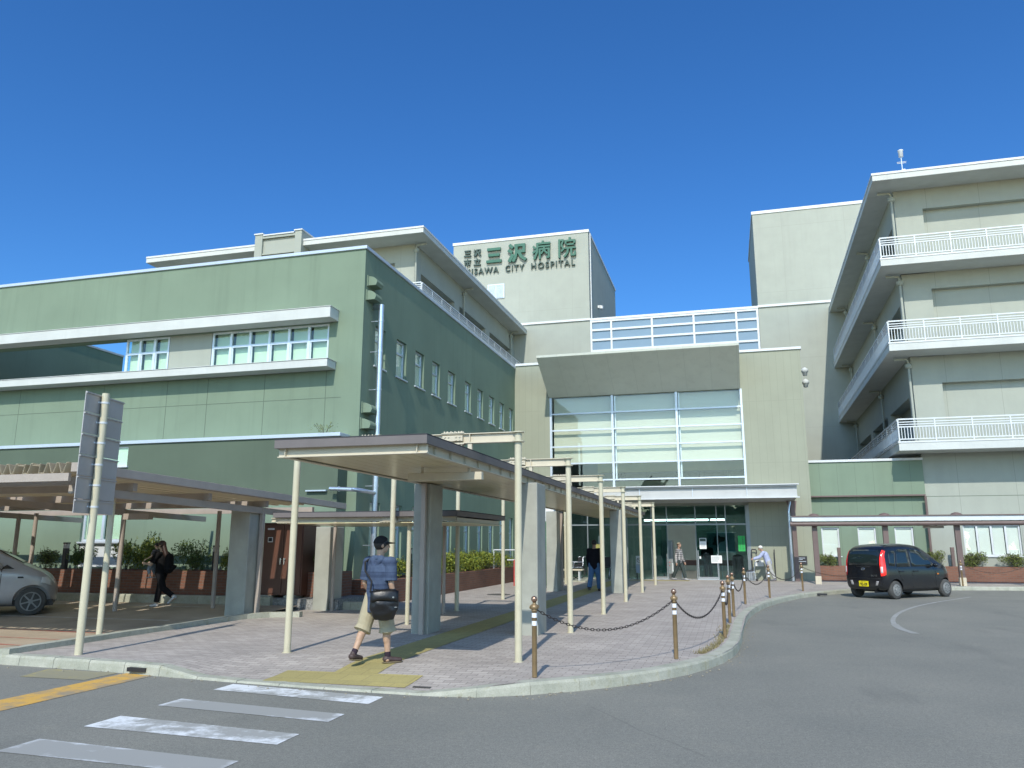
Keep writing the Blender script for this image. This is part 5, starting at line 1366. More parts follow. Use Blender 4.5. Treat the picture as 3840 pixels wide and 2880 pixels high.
def pose(H, lean=0, twist=0, legs=((0,0,0),(0,0,0)), arms=((0,8,10),(0,8,10)), head=(0,0), shoulder=.112, stoop=0):
    """legs: (thigh pitch, knee bend, splay) right then left; arms: (pitch, abduction, elbow). Degrees. Local frame faces +Y"""
    R = math.radians; J = {}
    hip = Vector((0,0,0)); up = Vector((0, math.sin(R(lean)), math.cos(R(lean)))); up2 = Vector((0, math.sin(R(lean+stoop)), math.cos(R(lean+stoop))))
    J['pelvis'] = hip; J['waist'] = hip + up*.10*H; J['chest'] = J['waist'] + up*.10*H; J['neck'] = J['chest'] + up2*.105*H
    J['up'] = up2; tw = Matrix.Rotation(R(twist), 3, 'Z')
    hy, hp = R(head[0]), R(head[1])
    J['headR'] = Matrix.Rotation(hy, 3, 'Z') @ Matrix.Rotation(hp, 3, 'X')
    J['head'] = J['neck'] + up2*.045*H + J['headR'] @ Vector((0,.012*H,.060*H))
    for k, s in ((0,1),(1,-1)):
        t, kn, sp_ = legs[k]; h = hip + Vector((s*.052*H,0,0))
        d = Vector((s*math.sin(R(sp_)), math.sin(R(t)), -math.cos(R(t)))).normalized(); kneep = h + d*.245*H
        d2 = Vector((s*math.sin(R(sp_))*.5, math.sin(R(t-kn)), -math.cos(R(t-kn)))).normalized(); ank = kneep + d2*.235*H
        J['hip%d' % k] = h; J['knee%d' % k] = kneep; J['ank%d' % k] = ank; J['shank%d' % k] = t-kn
        p, ab, el = arms[k]
        sh = J['neck'] + tw @ Vector((s*shoulder*H,0,0)) - up2*.035*H
        d = Vector((s*math.sin(R(ab)), math.sin(R(p)), -math.cos(R(p)))).normalized(); e = sh + (tw @ d)*.165*H
        d2 = Vector((s*math.sin(R(ab))*.3 if el < 60 else -s*.35, math.sin(R(p+el)), -math.cos(R(p+el)))).normalized(); wr = e + (tw @ d2)*.15*H
        J['sh%d' % k] = sh; J['el%d' % k] = e; J['wr%d' % k] = wr; J['hand%d' % k] = (tw @ d2)
    return J
def person(label, loc, rz, H, J, look, girth=1.0, group=None, voxel=.010, toes=(0,0), grip=(False,False)):
    low = min(J['ank0'].z, J['ank1'].z) - .040*H
    r = root('person', label, 'person', loc, math.radians(rz), group)
    sh = Vector((0,0,-low))
    for k in list(J):
        if isinstance(J[k], Vector) and not k.startswith('hand') and k != 'up': J[k] = J[k] + sh
    b = MB(); g = girth; HR = J['headR']; hc = J['head']
    X = HR @ Vector((1,0,0)); 
    # head: skull, jaw, nose, ears, lips, brow
    b.ell(hc + HR @ Vector((0,-.004*H,.012*H)), (.044*H,.053*H,.052*H), 18, 12, R=HR)
    b.ell(hc + HR @ Vector((0,.016*H,-.026*H)), (.034*H,.037*H,.040*H), 16, 10, R=HR)
    capsule(b, hc + HR @ Vector((0,.050*H,.008*H)), hc + HR @ Vector((0,.060*H,-.014*H)), .006*H, .010*H)
    capsule(b, hc + HR @ Vector((-.013*H,.047*H,-.034*H)), hc + HR @ Vector((.013*H,.047*H,-.034*H)), .006*H, .006*H)
    capsule(b, hc + HR @ Vector((-.024*H,.044*H,.014*H)), hc + HR @ Vector((.024*H,.044*H,.014*H)), .007*H, .007*H)
    for s in (-1,1): b.ell(hc + HR @ Vector((s*.046*H,-.004*H,-.004*H)), (.008*H,.014*H,.020*H), 10, 8, R=HR)
    capsule(b, J['neck'] - J['up']*.02*H, hc + HR @ Vector((0,-.008*H,-.03*H)), .034*H, .031*H)
    # trunk
    capsule(b, J['pelvis'], J['waist'], .072*H*g, .066*H*g, kx=1.18, ky=.84); capsule(b, J['waist'], J['chest'], .066*H*g, .074*H*g, kx=1.2, ky=.82)
    capsule(b, J['chest'], J['neck'] - J['up']*.04*H, .074*H*g, .055*H, kx=1.3, ky=.80)
    for k, s in ((0,1),(1,-1)):
        capsule(b, J['neck'] - J['up']*.025*H, J['sh%d' % k], .034*H, .036*H)
        capsule(b, J['sh%d' % k], J['el%d' % k], .032*H, .024*H); capsule(b, J['el%d' % k], J['wr%d' % k], .024*H, .015*H)
        capsule(b, J['hip%d' % k], J['knee%d' % k], .052*H*g, .034*H); capsule(b, J['knee%d' % k], J['ank%d' % k], .034*H, .021*H)
        kn, an_ = J['knee%d' % k], J['ank%d' % k]; cf = kn.lerp(an_, .3); capsule(b, cf + Vector((0,-.010*H,0)), kn.lerp(an_,.45) + Vector((0,-.008*H,0)), .030*H, .026*H)
        # hand: palm, four fingers of different lengths, thumb leaving the side of the palm
        w = J['wr%d' % k]; d = J['hand%d' % k].normalized(); side = Vector((1,0,0)) - d*d.x
        side.normalize(); side *= s; nrm = d.cross(side); nrm *= (1 if nrm.y > 0 else -1)
        # the knuckle row runs front to back: thumb side towards the front
        row = nrm; curl = -side
        capsule(b, w + d*.006*H, w + d*.040*H, .014*H, .017*H, right=row, kx=1.25, ky=.65)
        ln = (.036,.042,.040,.031)
        for i, l in enumerate(ln):
            q = w + d*.050*H + row*((1.5-i)*.0098*H); c1 = .55 if not grip[k] else 1.1
            m1 = q + (d + curl*.18*c1)*(l*.5*H); e1 = m1 + (d*(1-.55*c1) + curl*.75*c1).normalized()*(l*.5*H)
            capsule(b, q, m1, .0056*H, .0052*H, n=8); capsule(b, m1, e1, .0052*H, .0042*H, n=8)
        q = w + d*.016*H + row*.014*H; m1 = q + (row*.8 + d*.7).normalized()*.020*H; e1 = m1 + (d + row*.25 + curl*.2).normalized()*.018*H
        capsule(b, q, m1, .0075*H, .0062*H, n=8); capsule(b, m1, e1, .0062*H, .0048*H, n=8)
        # foot
        t = toes[k]; a = math.radians(J['shank%d' % k]*0 + t); hd = Vector((s*.16, math.cos(a), math.sin(a))).normalized()
        capsule(b, an_ + Vector((0,-.012*H,-.018*H)), an_ + hd*.09*H + Vector((0,0,-.024*H)), .022*H, .016*H, kx=1.2, ky=.8)
    fused('body', b, look['skin'], r, voxel)
    for s in (-1,1):
        e = MB(); e.ell(hc + HR @ Vector((s*.019*H,.046*H,.004*H)), (.0075*H,.005*H,.0045*H), 10, 6, R=HR); build('eye', e, M['ink'], r, local=True)
    return r
def shirt(name, r, J, H, m, g=1.0, sleeve=.5, hem=.02, loose=.012, voxel=.012, hang=0.0, fore=0.0):
    b = MB()
    capsule(b, J['pelvis'] - Vector((0,0,hem*H)), J['waist'], (.078+hang)*H*g+loose, .072*H*g+loose, kx=1.2, ky=.92, flat=(hem > .05, 0))
    capsule(b, J['waist'], J['chest'], .072*H*g+loose, .078*H*g+loose, kx=1.22, ky=.90)
    capsule(b, J['chest'], J['neck'] - J['up']*.045*H, .078*H*g+loose, .052*H+loose*.6, kx=1.32, ky=.86)
    for k in (0,1):
        capsule(b, J['neck'] - J['up']*.035*H, J['sh%d' % k], .036*H+loose*.5, .040*H+loose)
        e = J['sh%d' % k].lerp(J['el%d' % k], min(1, sleeve*1.0)); capsule(b, J['sh%d' % k], e, .038*H+loose, .036*H+loose*1.3 if fore == 0 else .031*H+loose, flat=(0, fore == 0))
        if fore: capsule(b, J['el%d' % k], J['el%d' % k].lerp(J['wr%d' % k], fore), .030*H+loose, .022*H+loose)
    return fused(name, b, m, r, voxel)
def trousers(name, r, J, H, m, g=1.0, length=.95, loose=.012, voxel=.012):
    b = MB(); capsule(b, J['pelvis'] - Vector((0,0,.01*H)), J['pelvis'] + (J['waist']-J['pelvis'])*.75, .077*H*g+loose*.6, .070*H*g+loose*.6, kx=1.18, ky=.88)
    for k in (0,1):
        h, kn, an_ = J['hip%d' % k], J['knee%d' % k], J['ank%d' % k]
        if length < .5:
            e = h.lerp(kn, min(1, length/.46)); sd = Vector((.012 if k == 0 else -.012, 0, 0))
            capsule(b, h, e + sd, .056*H*g+loose, .048*H+loose*1.5, ky=1.05)
            if length > .46: capsule(b, kn + sd, kn.lerp(an_, .16) + sd*1.3, .048*H+loose*1.6, .056*H+loose*2.0, ky=1.05, flat=(0,1))
        else:
            capsule(b, h, kn, .056*H*g+loose, .040*H+loose); capsule(b, kn, kn.lerp(an_, (length-.5)/.5), .040*H+loose, .033*H+loose, flat=(0,1))
    return fused(name, b, m, r, voxel)
def shoes(r, J, H, m, toes=(0,0), turn=(0.16,0.16), sole=None):
    for k, s in ((0,1),(1,-1)):
        b = MB(); a = math.radians(toes[k]); hd = Vector((s*turn[k], math.cos(a), math.sin(a))).normalized(); an_ = J['ank%d' % k]
        capsule(b, an_ + hd*-.014*H + Vector((0,0,-.012*H)), an_ + hd*.10*H + Vector((0,0,-.022*H)), .029*H, .021*H, right=(1,0,0), kx=1.05, ky=.86)
        capsule(b, an_ + Vector((0,0,-.012*H)), an_ + Vector((0,0,.010*H)), .026*H, .024*H)
        fused('shoe', b, m, r, .009, 2)
        if sole:
            b = MB(); c = an_ + hd*.04*H + Vector((0,0,-.037*H)); rr = Matrix((hd.cross(Vector((0,0,1))).normalized(), hd, Vector((0,0,1)))).transposed()
            b.ell(c, (.034*H,.088*H,.008*H), 16, 6, R=rr); build('sole', b, sole, r, local=True)
def hair(r, J, H, m, k=1.06, cut=-.25, back=.012, name='hair', tail=0):
    HR = J['headR']; hc = J['head'] + HR @ Vector((0,-.004*H,.012*H)); b = MB(); n, mm = 20, 10; v = []
    for j in range(mm+1):
        for i in range(n):
            t = 2*math.pi*i/n; front = max(0, math.sin(t)); lim = math.acos(cut) * (1 - .40*front) ; ph = lim*j/mm
            p = Vector((.044*H*k*math.sin(ph)*math.cos(t)*1.04, .053*H*k*math.sin(ph)*math.sin(t)*1.02 - back*H*.3, .052*H*k*math.cos(ph)*1.03))
            v.append(hc + HR @ p)
    f = [(j*n+i, j*n+(i+1) % n, (j+1)*n+(i+1) % n, (j+1)*n+i) for j in range(mm) for i in range(n)]
    b.add(v, f, 0, True); o = build(name, b, m, r, local=True)
    md = o.modifiers.new('s', 'SOLIDIFY'); md.thickness = .006; md.offset = 1
    return o
def skin(c): return mat('skin', c, .55, .06, 8)
SKIN = skin((0.42,0.27,0.18)); SKIN2 = skin((0.36,0.22,0.15)); SKINP = skin((0.50,0.36,0.27))
HAIRB = mat('black_hair', (0.012,0.010,0.010), .5, .2, 20); HAIRW = mat('white_hair', (0.55,0.55,0.52), .6, .1, 20); HAIRBR = mat('brown_hair', (0.03,0.014,0.010), .45, .2, 20)
def fabric(name, c, var=.12): return mat(name, c, .9, var, 9, .25, 140, spec=.15)
def band_mat(name, c1, c2, period, axis=2, duty=.5):
    t = NT(name); s = t.sep(); x = t.math('FRACT', t.math('DIVIDE', s[axis], period))
    a = t.math('GREATER_THAN', x, duty); f = t.noise(14, 4)
    x2 = t.math('GREATER_THAN', t.math('FRACT', t.math('DIVIDE', s[axis], period*.37)), .62)
    c = t.mix(t.math('MAXIMUM', a, t.math('MULTIPLY', x2, .45)), c1, c2); c = t.mix(1.0, c, t.ramp(f, [(.3,.8),(.7,1.15)]), 'MULTIPLY')
    t.set('Base Color', c); t.set('Roughness', .9); t.set('Specular IOR Level', .15); t.bump(t.noise(120, 3), .2, .003); return t.m
def plaid_mat():
    t = NT('plaid'); s = t.sep()
    a = t.math('GREATER_THAN', t.math('FRACT', t.math('DIVIDE', s[2], .075)), .55); b = t.math('GREATER_THAN', t.math('FRACT', t.math('DIVIDE', s[0], .075)), .55)
    c = t.mix(t.math('MULTIPLY', t.math('ADD', a, b), .5), (0.035,0.035,0.04), (0.48,0.45,0.43))
    t.set('Base Color', c); t.set('Roughness', .9); return t.m

# 1. the man with cap and shoulder bag, walking away
H = 1.63
J = pose(H, lean=2, twist=0, legs=((9,5,4),(-14,14,6)), arms=((-2,5,20),(-2,10,40)), head=(-38,0), shoulder=.118)
TO = (0, -6)
man = person('person seen from behind in navy striped hooded shirt, khaki shorts and black cap', (-4.56, 9.86, PAV), -16, H, J, {'skin': SKIN}, 1.06, voxel=.007, toes=TO)
SHNAVY = band_mat('navy_striped_cloth', (0.042,0.060,0.105), (0.062,0.088,0.145), .155)
shirt('hooded_shirt', man, J, H, SHNAVY, 1.06, .88, .125, .018, .009, .004)
b = MB(); nk = J['neck']
capsule(b, nk + Vector((-.07,-.045,.005)), nk + Vector((.07,-.045,.005)), .035, .035); capsule(b, nk + Vector((-.075,-.06,-.02)), nk + Vector((0,-.105,-.13)), .042, .028); capsule(b, nk + Vector((.075,-.06,-.02)), nk + Vector((0,-.105,-.13)), .042, .028)
capsule(b, nk + Vector((-.085,-.03,.0)), nk + Vector((-.06,.05,-.02)), .028, .02); capsule(b, nk + Vector((.085,-.03,.0)), nk + Vector((.06,.05,-.02)), .028, .02)
fused('hood', b, SHNAVY, man, .009, 3)
trousers('shorts', man, J, H, fabric('khaki_cloth', (0.36,0.32,0.22), .10), 1.04, .49, .014, .009)
b = MB()
for k in (0,1): an_ = J['ank%d' % k]; capsule(b, an_ + Vector((0,0,.0)), an_.lerp(J['knee%d' % k], .17), .040, .041)
fused('socks', b, fabric('dark_socks', (0.035,0.025,0.035)), man, .009, 2)
shoes(man, J, H, mat('brown_trainer', (0.055,0.035,0.032), .6, .3, 30), TO, (.75,.10), mat('khaki_sole', (0.15,0.12,0.07), .8))
hair(man, J, H, HAIRB, 1.07, -.80, name='hair')
cap = hair(man, J, H, fabric('black_cap', (0.018,0.018,0.020)), 1.16, .02, name='cap')
HR = J['headR']; hc = J['head'] + HR @ Vector((0,-.004*H,.014*H)); b = MB()
v = []
for rr, zo in ((.72, .004), (1.0, -.006)):
    for i in range(13):
        t = math.pi*(i/12)*.80 + math.pi*.10
        q = Vector((.050*H*math.cos(t)*1.02, .058*H*math.sin(t)*(1 if rr < .9 else 1.95), zo + .016*math.sin(t)))
        v.append(hc + HR @ q)
b.add(v, [(i, i+1, 13+i+1, 13+i) for i in range(12)], 0, True); br_ = build('cap_brim', b, fabric('black_brim', (0.018,0.018,0.020)), man, local=True)
md = br_.modifiers.new('s', 'SOLIDIFY'); md.thickness = .012
# shoulder bag (held by the man, so a thing of its own)
bag = root('shoulder_bag', 'black crumpled nylon shoulder bag on the walking man\'s hip', 'bag', man.location, man.rotation_euler.z)
zb = J['pelvis'].z
BR3 = Matrix.Rotation(math.radians(40), 3, 'Z')
def hang(mb, cx, cy):
    c = Vector((cx, cy, 0)); mb.v = [tuple(c + BR3 @ (Vector(p) - c)) for p in mb.v]
b = MB(); cx, cy = .245, -.155
NZ, NU = 12, 26; v = []
rb = random.Random(4)
for j in range(NZ+1):
    t = j/NZ; z = zb - .285 + .385*t; wx = .168*(.80+.30*math.sin(math.pi*min(1,t*1.15)*.9)) ; wy = .085*(.35+.8*math.sin(math.pi*(.12+.80*t)))
    for i in range(NU):
        a = 2*math.pi*i/NU; ca, sa = math.cos(a), math.sin(a)
        fx = math.copysign(abs(ca)**.55, ca); fy = math.copysign(abs(sa)**.7, sa); cr = 1 + rb.uniform(-.16,.16)*(0 if j in (0,NZ) else 1)
        v.append(Vector((cx + wx*fx*(1+rb.uniform(-.05,.05)), cy + wy*fy*cr, z - .035*abs(fx)**3*(-1 if t < .3 else 0) + .012*math.sin(a*3+t*4))))
b.add(v, [(j*NU+i, j*NU+(i+1) % NU, (j+1)*NU+(i+1) % NU, (j+1)*NU+i) for j in range(NZ) for i in range(NU)], 0, True)
b.add(v[:NU], [tuple(reversed(range(NU)))]); b.add(v[-NU:], [tuple(range(NU))])
NYL = mat('black_nylon', (0.008,0.008,0.009), .38, .3, 8, .9, 16, spec=.45); STRAP = mat('strap_webbing', (0.012,0.012,0.013), .9)
hang(b, cx, cy); bb = build('body', b, NYL, bag, local=True); ms = bb.modifiers.new('s', 'SUBSURF'); ms.levels = 1; ms.render_levels = 1
b = MB(); NU2 = 9; v = []
for j in range(5):
    z = zb + .105 - .135*(j/4); out = .075 + .030*math.sin(j/4*2.2)
    for i in range(NU2): u = i/(NU2-1)*2-1; v.append((cx + .178*u, cy - out*(1-.25*u*u) + rb.uniform(-.006,.006), z - .02*u*u + rb.uniform(-.006,.006)))
b.add(v, [(j*NU2+i, j*NU2+i+1, (j+1)*NU2+i+1, (j+1)*NU2+i) for j in range(4) for i in range(NU2-1)], 0, True)
hang(b, cx, cy); fl = build('flap', b, NYL, bag, local=True, recalc=False); md = fl.modifiers.new('s', 'SOLIDIFY'); md.thickness = .008
b = MB(); sL = J['sh1']
b.tube([(cx-.14,cy-.12,zb+.07),(cx-.20,cy-.03,zb+.20),(sL.x+.06,-.118,J['chest'].z),(sL.x+.05,-.115,J['chest'].z+.12),(sL.x+.05,-.07,J['neck'].z-.03),(sL.x+.055,0.0,J['neck'].z+.01),(sL.x+.08,.09,J['neck'].z-.08)], .012, 6); build('strap', b, STRAP, bag, local=True)
b = MB(); b.box(cx+.13,cx+.165,cy-.09,cy-.082,zb-.12,zb-.11); b.box(cx+.10,cx+.125,cy-.112,cy-.104,zb+.0,zb+.02); hang(b, cx, cy); build('buckle', b, M['stainless'], bag, local=True)

# 2. man in black jumper and jeans, under the walkway
H = 1.66; J = pose(H, legs=((10,4,3),(-12,14,3)), arms=((-6,9,14),(8,9,14)), head=(8,0))
p2_ = person('person walking away in black jumper and blue jeans under the walkway roof', (-4.33, 26.0, PAV), -8, H, J, {'skin': SKIN2}, 1.12, voxel=.010)
shirt('jumper', p2_, J, H, fabric('black_knit', (0.010,0.010,0.014)), 1.10, 1.0, .01, .018, .012, fore=.95)
trousers('jeans', p2_, J, H, fabric('blue_denim', (0.075,0.150,0.270)), 1.08, .97, .020, .012)
shoes(p2_, J, H, mat('brown_leather', (0.04,0.03,0.025), .5)); hair(p2_, J, H, HAIRB, 1.07, -.6)
# 3. man in checked shirt leaving the doors
H = 1.60; J = pose(H, lean=1, legs=((-16,10,2),(20,8,2)), arms=((-10,10,12),(10,10,12)), head=(-14,-4))
p3_ = person('person in checked shirt, dark trousers and flat cap walking out of the glass doors', (-2.14, 34.75, PAV), -108 + 0, H, J, {'skin': SKIN2}, 1.0, voxel=.010)
shirt('checked_shirt', p3_, J, H, plaid_mat(), 1.05, 1.0, .0, .014, .012, fore=.9)
trousers('trousers', p3_, J, H, fabric('charcoal_cloth', (0.045,0.058,0.055)), 1.0, .95, .018, .012)
shoes(p3_, J, H, mat('white_black_shoe', (0.30,0.30,0.30), .5, .5, 20)); hair(p3_, J, H, HAIRBR, 1.05, -.2); hair(p3_, J, H, fabric('tan_cap', (0.30,0.24,0.16)), 1.12, .25, name='cap')
b = MB(); b.obox((-2.42, 34.55, .66), (.03,.22,.34), .3); nb_ = root('folded_newspaper', 'white folded paper held by the person in the checked shirt', 'paper', (-2.42,34.55,.66)); build('sheet', b, M['paper'], nb_)
# 4. stooped elderly person
H = 1.52; J = pose(H, lean=22, stoop=14, legs=((12,14,3),(-14,8,3)), arms=((46,8,28),(42,8,32)), head=(0,-16))
p4_ = person('stooped person in pale blue jacket and white cap pushing a walking frame', (1.50, 34.75, PAV), 84, H, J, {'skin': SKIN2}, 1.06, voxel=.010, grip=(True,True))
shirt('jacket', p4_, J, H, fabric('pale_blue_cloth', (0.36,0.40,0.56)), 1.10, 1.0, .03, .020, .012, fore=.92)
trousers('trousers', p4_, J, H, fabric('pale_grey_cloth', (0.36,0.36,0.34)), 1.04, .95, .018, .012)
shoes(p4_, J, H, mat('grey_shoe', (0.12,0.12,0.14), .6)); hair(p4_, J, H, HAIRW, 1.05, -.4); hair(p4_, J, H, fabric('white_cap', (0.62,0.62,0.58)), 1.14, .1, name='cap')
wk = root('walking_frame', 'silver wheeled walking frame with basket pushed by the stooped person', 'walker', (.80, 34.75, PAV))
b = MB()
for y in (34.58, 34.92):
    b.tube([(1.06,y,.92),(.96,y,.86),(.90,y,.50),(.98,y,.12)], .016, 8); b.tube([(.90,y,.50),(.62,y,.48),(.58,y,.10)], .016, 8)
b.cyl((.90,34.58,.5),(.90,34.92,.5),.014,n=8); b.cyl((.60,34.58,.3),(.60,34.92,.3),.014,n=8); build('frame', b, M['steel'], wk)
b = MB()
for k in range(7): b.tube([(.60,34.56,.16+k*.05),(.94,34.56,.16+k*.05),(.94,34.94,.16+k*.05),(.60,34.94,.16+k*.05)], .008, 5, close=True)
for x in (.6,.7,.8,.94): b.cyl((x,34.56,.14),(x,34.56,.48),.007,n=5)
build('basket', b, M['whitealu'], wk)
b = MB(); b.obox((.78,34.75,.535), (.36,.34,.05)); build('seat', b, M['ink'], wk, bevel=.015)
for x in (.57,.99):
    for y in (34.57,34.93):
        b = MB(); b.cyl((x,y-.015,PAV+.055),(x,y+.015,PAV+.055), .055, n=16); build('wheel', b, M['rubber'], wk)
for y in (34.58,34.92):
    b = MB(); b.cyl((1.02,y,.90),(1.12,y,.93), .022, n=10); build('grip', b, M['black'], wk)
# 5. woman carrying a child
H = 1.56; J = pose(H, lean=3, legs=((14,4,2),(-24,34,2)), arms=((22,12,75),(26,12,70)), head=(0,-4))
p5_ = person('person with long dark hair in black clothes carrying a toddler past the planter', (-13.05, 16.1, park_z(16.1)), 92, H, J, {'skin': SKINP}, .94, voxel=.009, toes=(0,-40))
BLK = fabric('black_cloth', (0.010,0.010,0.011))
shirt('t_shirt', p5_, J, H, BLK, 1.0, .8, .02, .016, .012); trousers('trousers', p5_, J, H, fabric('black_trousers', (0.010,0.010,0.012)), 1.0, .93, .010, .011)
shoes(p5_, J, H, mat('white_trainer', (0.5,0.5,0.5), .6), (0,-40)); hair(p5_, J, H, HAIRBR, 1.08, -.75)
b = MB(); hq = J['head']; capsule(b, hq + Vector((0,-.045,.0)), J['neck'] + Vector((0,-.11,-.06)), .062, .06); capsule(b, J['neck'] + Vector((0,-.11,-.06)), J['chest'] + Vector((0,-.15,.0)), .06, .03); fused('long_hair', b, HAIRBR, p5_, .010)
bp = root('backpack', 'black backpack on the back of the person with long hair', 'backpack', p5_.location, p5_.rotation_euler.z)
b = MB(); capsule(b, J['waist'] + Vector((0,-.20,-.06)), J['chest'] + Vector((0,-.20,.04)), .115, .10, kx=1.15, ky=.85); fused('body', b, fabric('black_bag', (0.012,0.012,0.014)), bp, .012)
b = MB(); capsule(b, J['waist'] + Vector((-.05,-.30,-.06)), J['waist'] + Vector((.05,-.30,-.02)), .055, .055); fused('pocket', b, BLK, bp, .012)
H2 = .86; J2 = pose(H2, lean=-4, legs=((24,46,12),(28,50,12)), arms=((20,14,40),(20,14,40)), head=(30,0), shoulder=.115)
for k in list(J2):
    pass
to = person('toddler with dark hair held facing forward in the arms of the person in black', (-13.24, 16.08, park_z(16.1)+.66), 100, H2, J2, {'skin': SKINP}, 1.25, voxel=.009)
shirt('top', to, J2, H2, band_mat('dotted_top', (0.02,0.02,0.025), (0.25,0.25,0.27), .05, 2, .7), 1.25, .7, .0, .010, .010); trousers('trousers', to, J2, H2, fabric('pale_denim', (0.22,0.27,0.32)), 1.3, .8, .010, .010)
hair(to, J2, H2, HAIRB, 1.07, -.5); shoes(to, J2, H2, mat('toddler_shoe', (0.3,0.3,0.32), .6))
# 6. someone indoors behind the glass
H = 1.62; J = pose(H, lean=14, legs=((4,2,3),(-6,6,3)), arms=((30,8,30),(30,8,30)), head=(0,-14))
p6_ = person('person in dark top and blue trousers leaning over the counter inside the glass', (-1.0, 37.0, .13), 8, H, J, {'skin': SKIN2}, 1.08, voxel=.012)
shirt('jacket', p6_, J, H, fabric('dark_cloth', (0.03,0.035,0.05)), 1.1, 1.0, .02, .018, .014, fore=.9); trousers('trousers', p6_, J, H, fabric('indoor_denim', (0.10,0.16,0.22)), 1.06, .95, .018, .014)
shoes(p6_, J, H, M['black']); hair(p6_, J, H, HAIRB, 1.06, -.5)
# ------------------------------------------------------------------ cars
def paint(name, c, metal=.2, dirt=None, rough=.22):
    t = NT(name); f = t.noise(1.3, 5, .65)
    cc = t.mix(t.ramp(f, [(.45, 0.0), (.75, 1.0)]), c, mul(c, 1.25))
    if dirt:
        s = t.sep(); h = t.ramp(t.math('ADD', s[2], t.math('MULTIPLY', t.noise(3.2, 4), .5)), [(.38, 1.0), (.80, 0.0)])
        cc = t.mix(t.math('MULTIPLY', h, .45), cc, dirt)
    t.set('Base Color', cc); t.set('Metallic', metal); t.set('Roughness', t.ramp(f, [(.3, rough), (.8, rough*1.9)]))
    t.set('Coat Weight', .5); t.set('Coat Roughness', .06); return t.m
M['carglass'] = mat('car_glass', (0.010,0.016,0.016), .04, .05, 2, spec=.9)
M['cartrim'] = mat('car_trim', (0.012,0.012,0.013), .5, .1, 5)
def red_lens(name, c, em=0):
    m = mat(name, c, .12, .08, 6, spec=.7)
    if em:
        n = m.node_tree.nodes['Principled BSDF']; n.inputs['Emission Color'].default_value = (1, .03, .02, 1); n.inputs['Emission Strength'].default_value = em
    return m
M['taillamp'] = red_lens('red_lamp', (0.42,0.012,0.015)); M['brakelamp'] = red_lens('red_brake_lamp', (0.55,0.015,0.015), .9)
M['clearlens'] = mat('clear_lens', (0.55,0.56,0.56), .15, .05, spec=.8); M['amber'] = mat('amber_lens', (0.55,0.16,0.02), .2)
M['plate'] = mat('yellow_plate', (0.75,0.62,0.01), .45); M['chrome'] = mat('chrome', (0.7,0.7,0.72), .12, .03, metal=1.0)
M['tyre'] = mat('dusty_tyre', (0.06,0.06,0.057), .9, .25, 6, .3, 60); M['hub'] = mat('grey_hubcap', (0.20,0.205,0.20), .5, .12, 6, metal=.2)
def interp(tab, x):
    for (a, va), (b, vb) in zip(tab, tab[1:]):
        if a <= x <= b: t = (x-a)/(b-a); return va + (vb-va)*t
    return tab[0][1] if x < tab[0][0] else tab[-1][1]
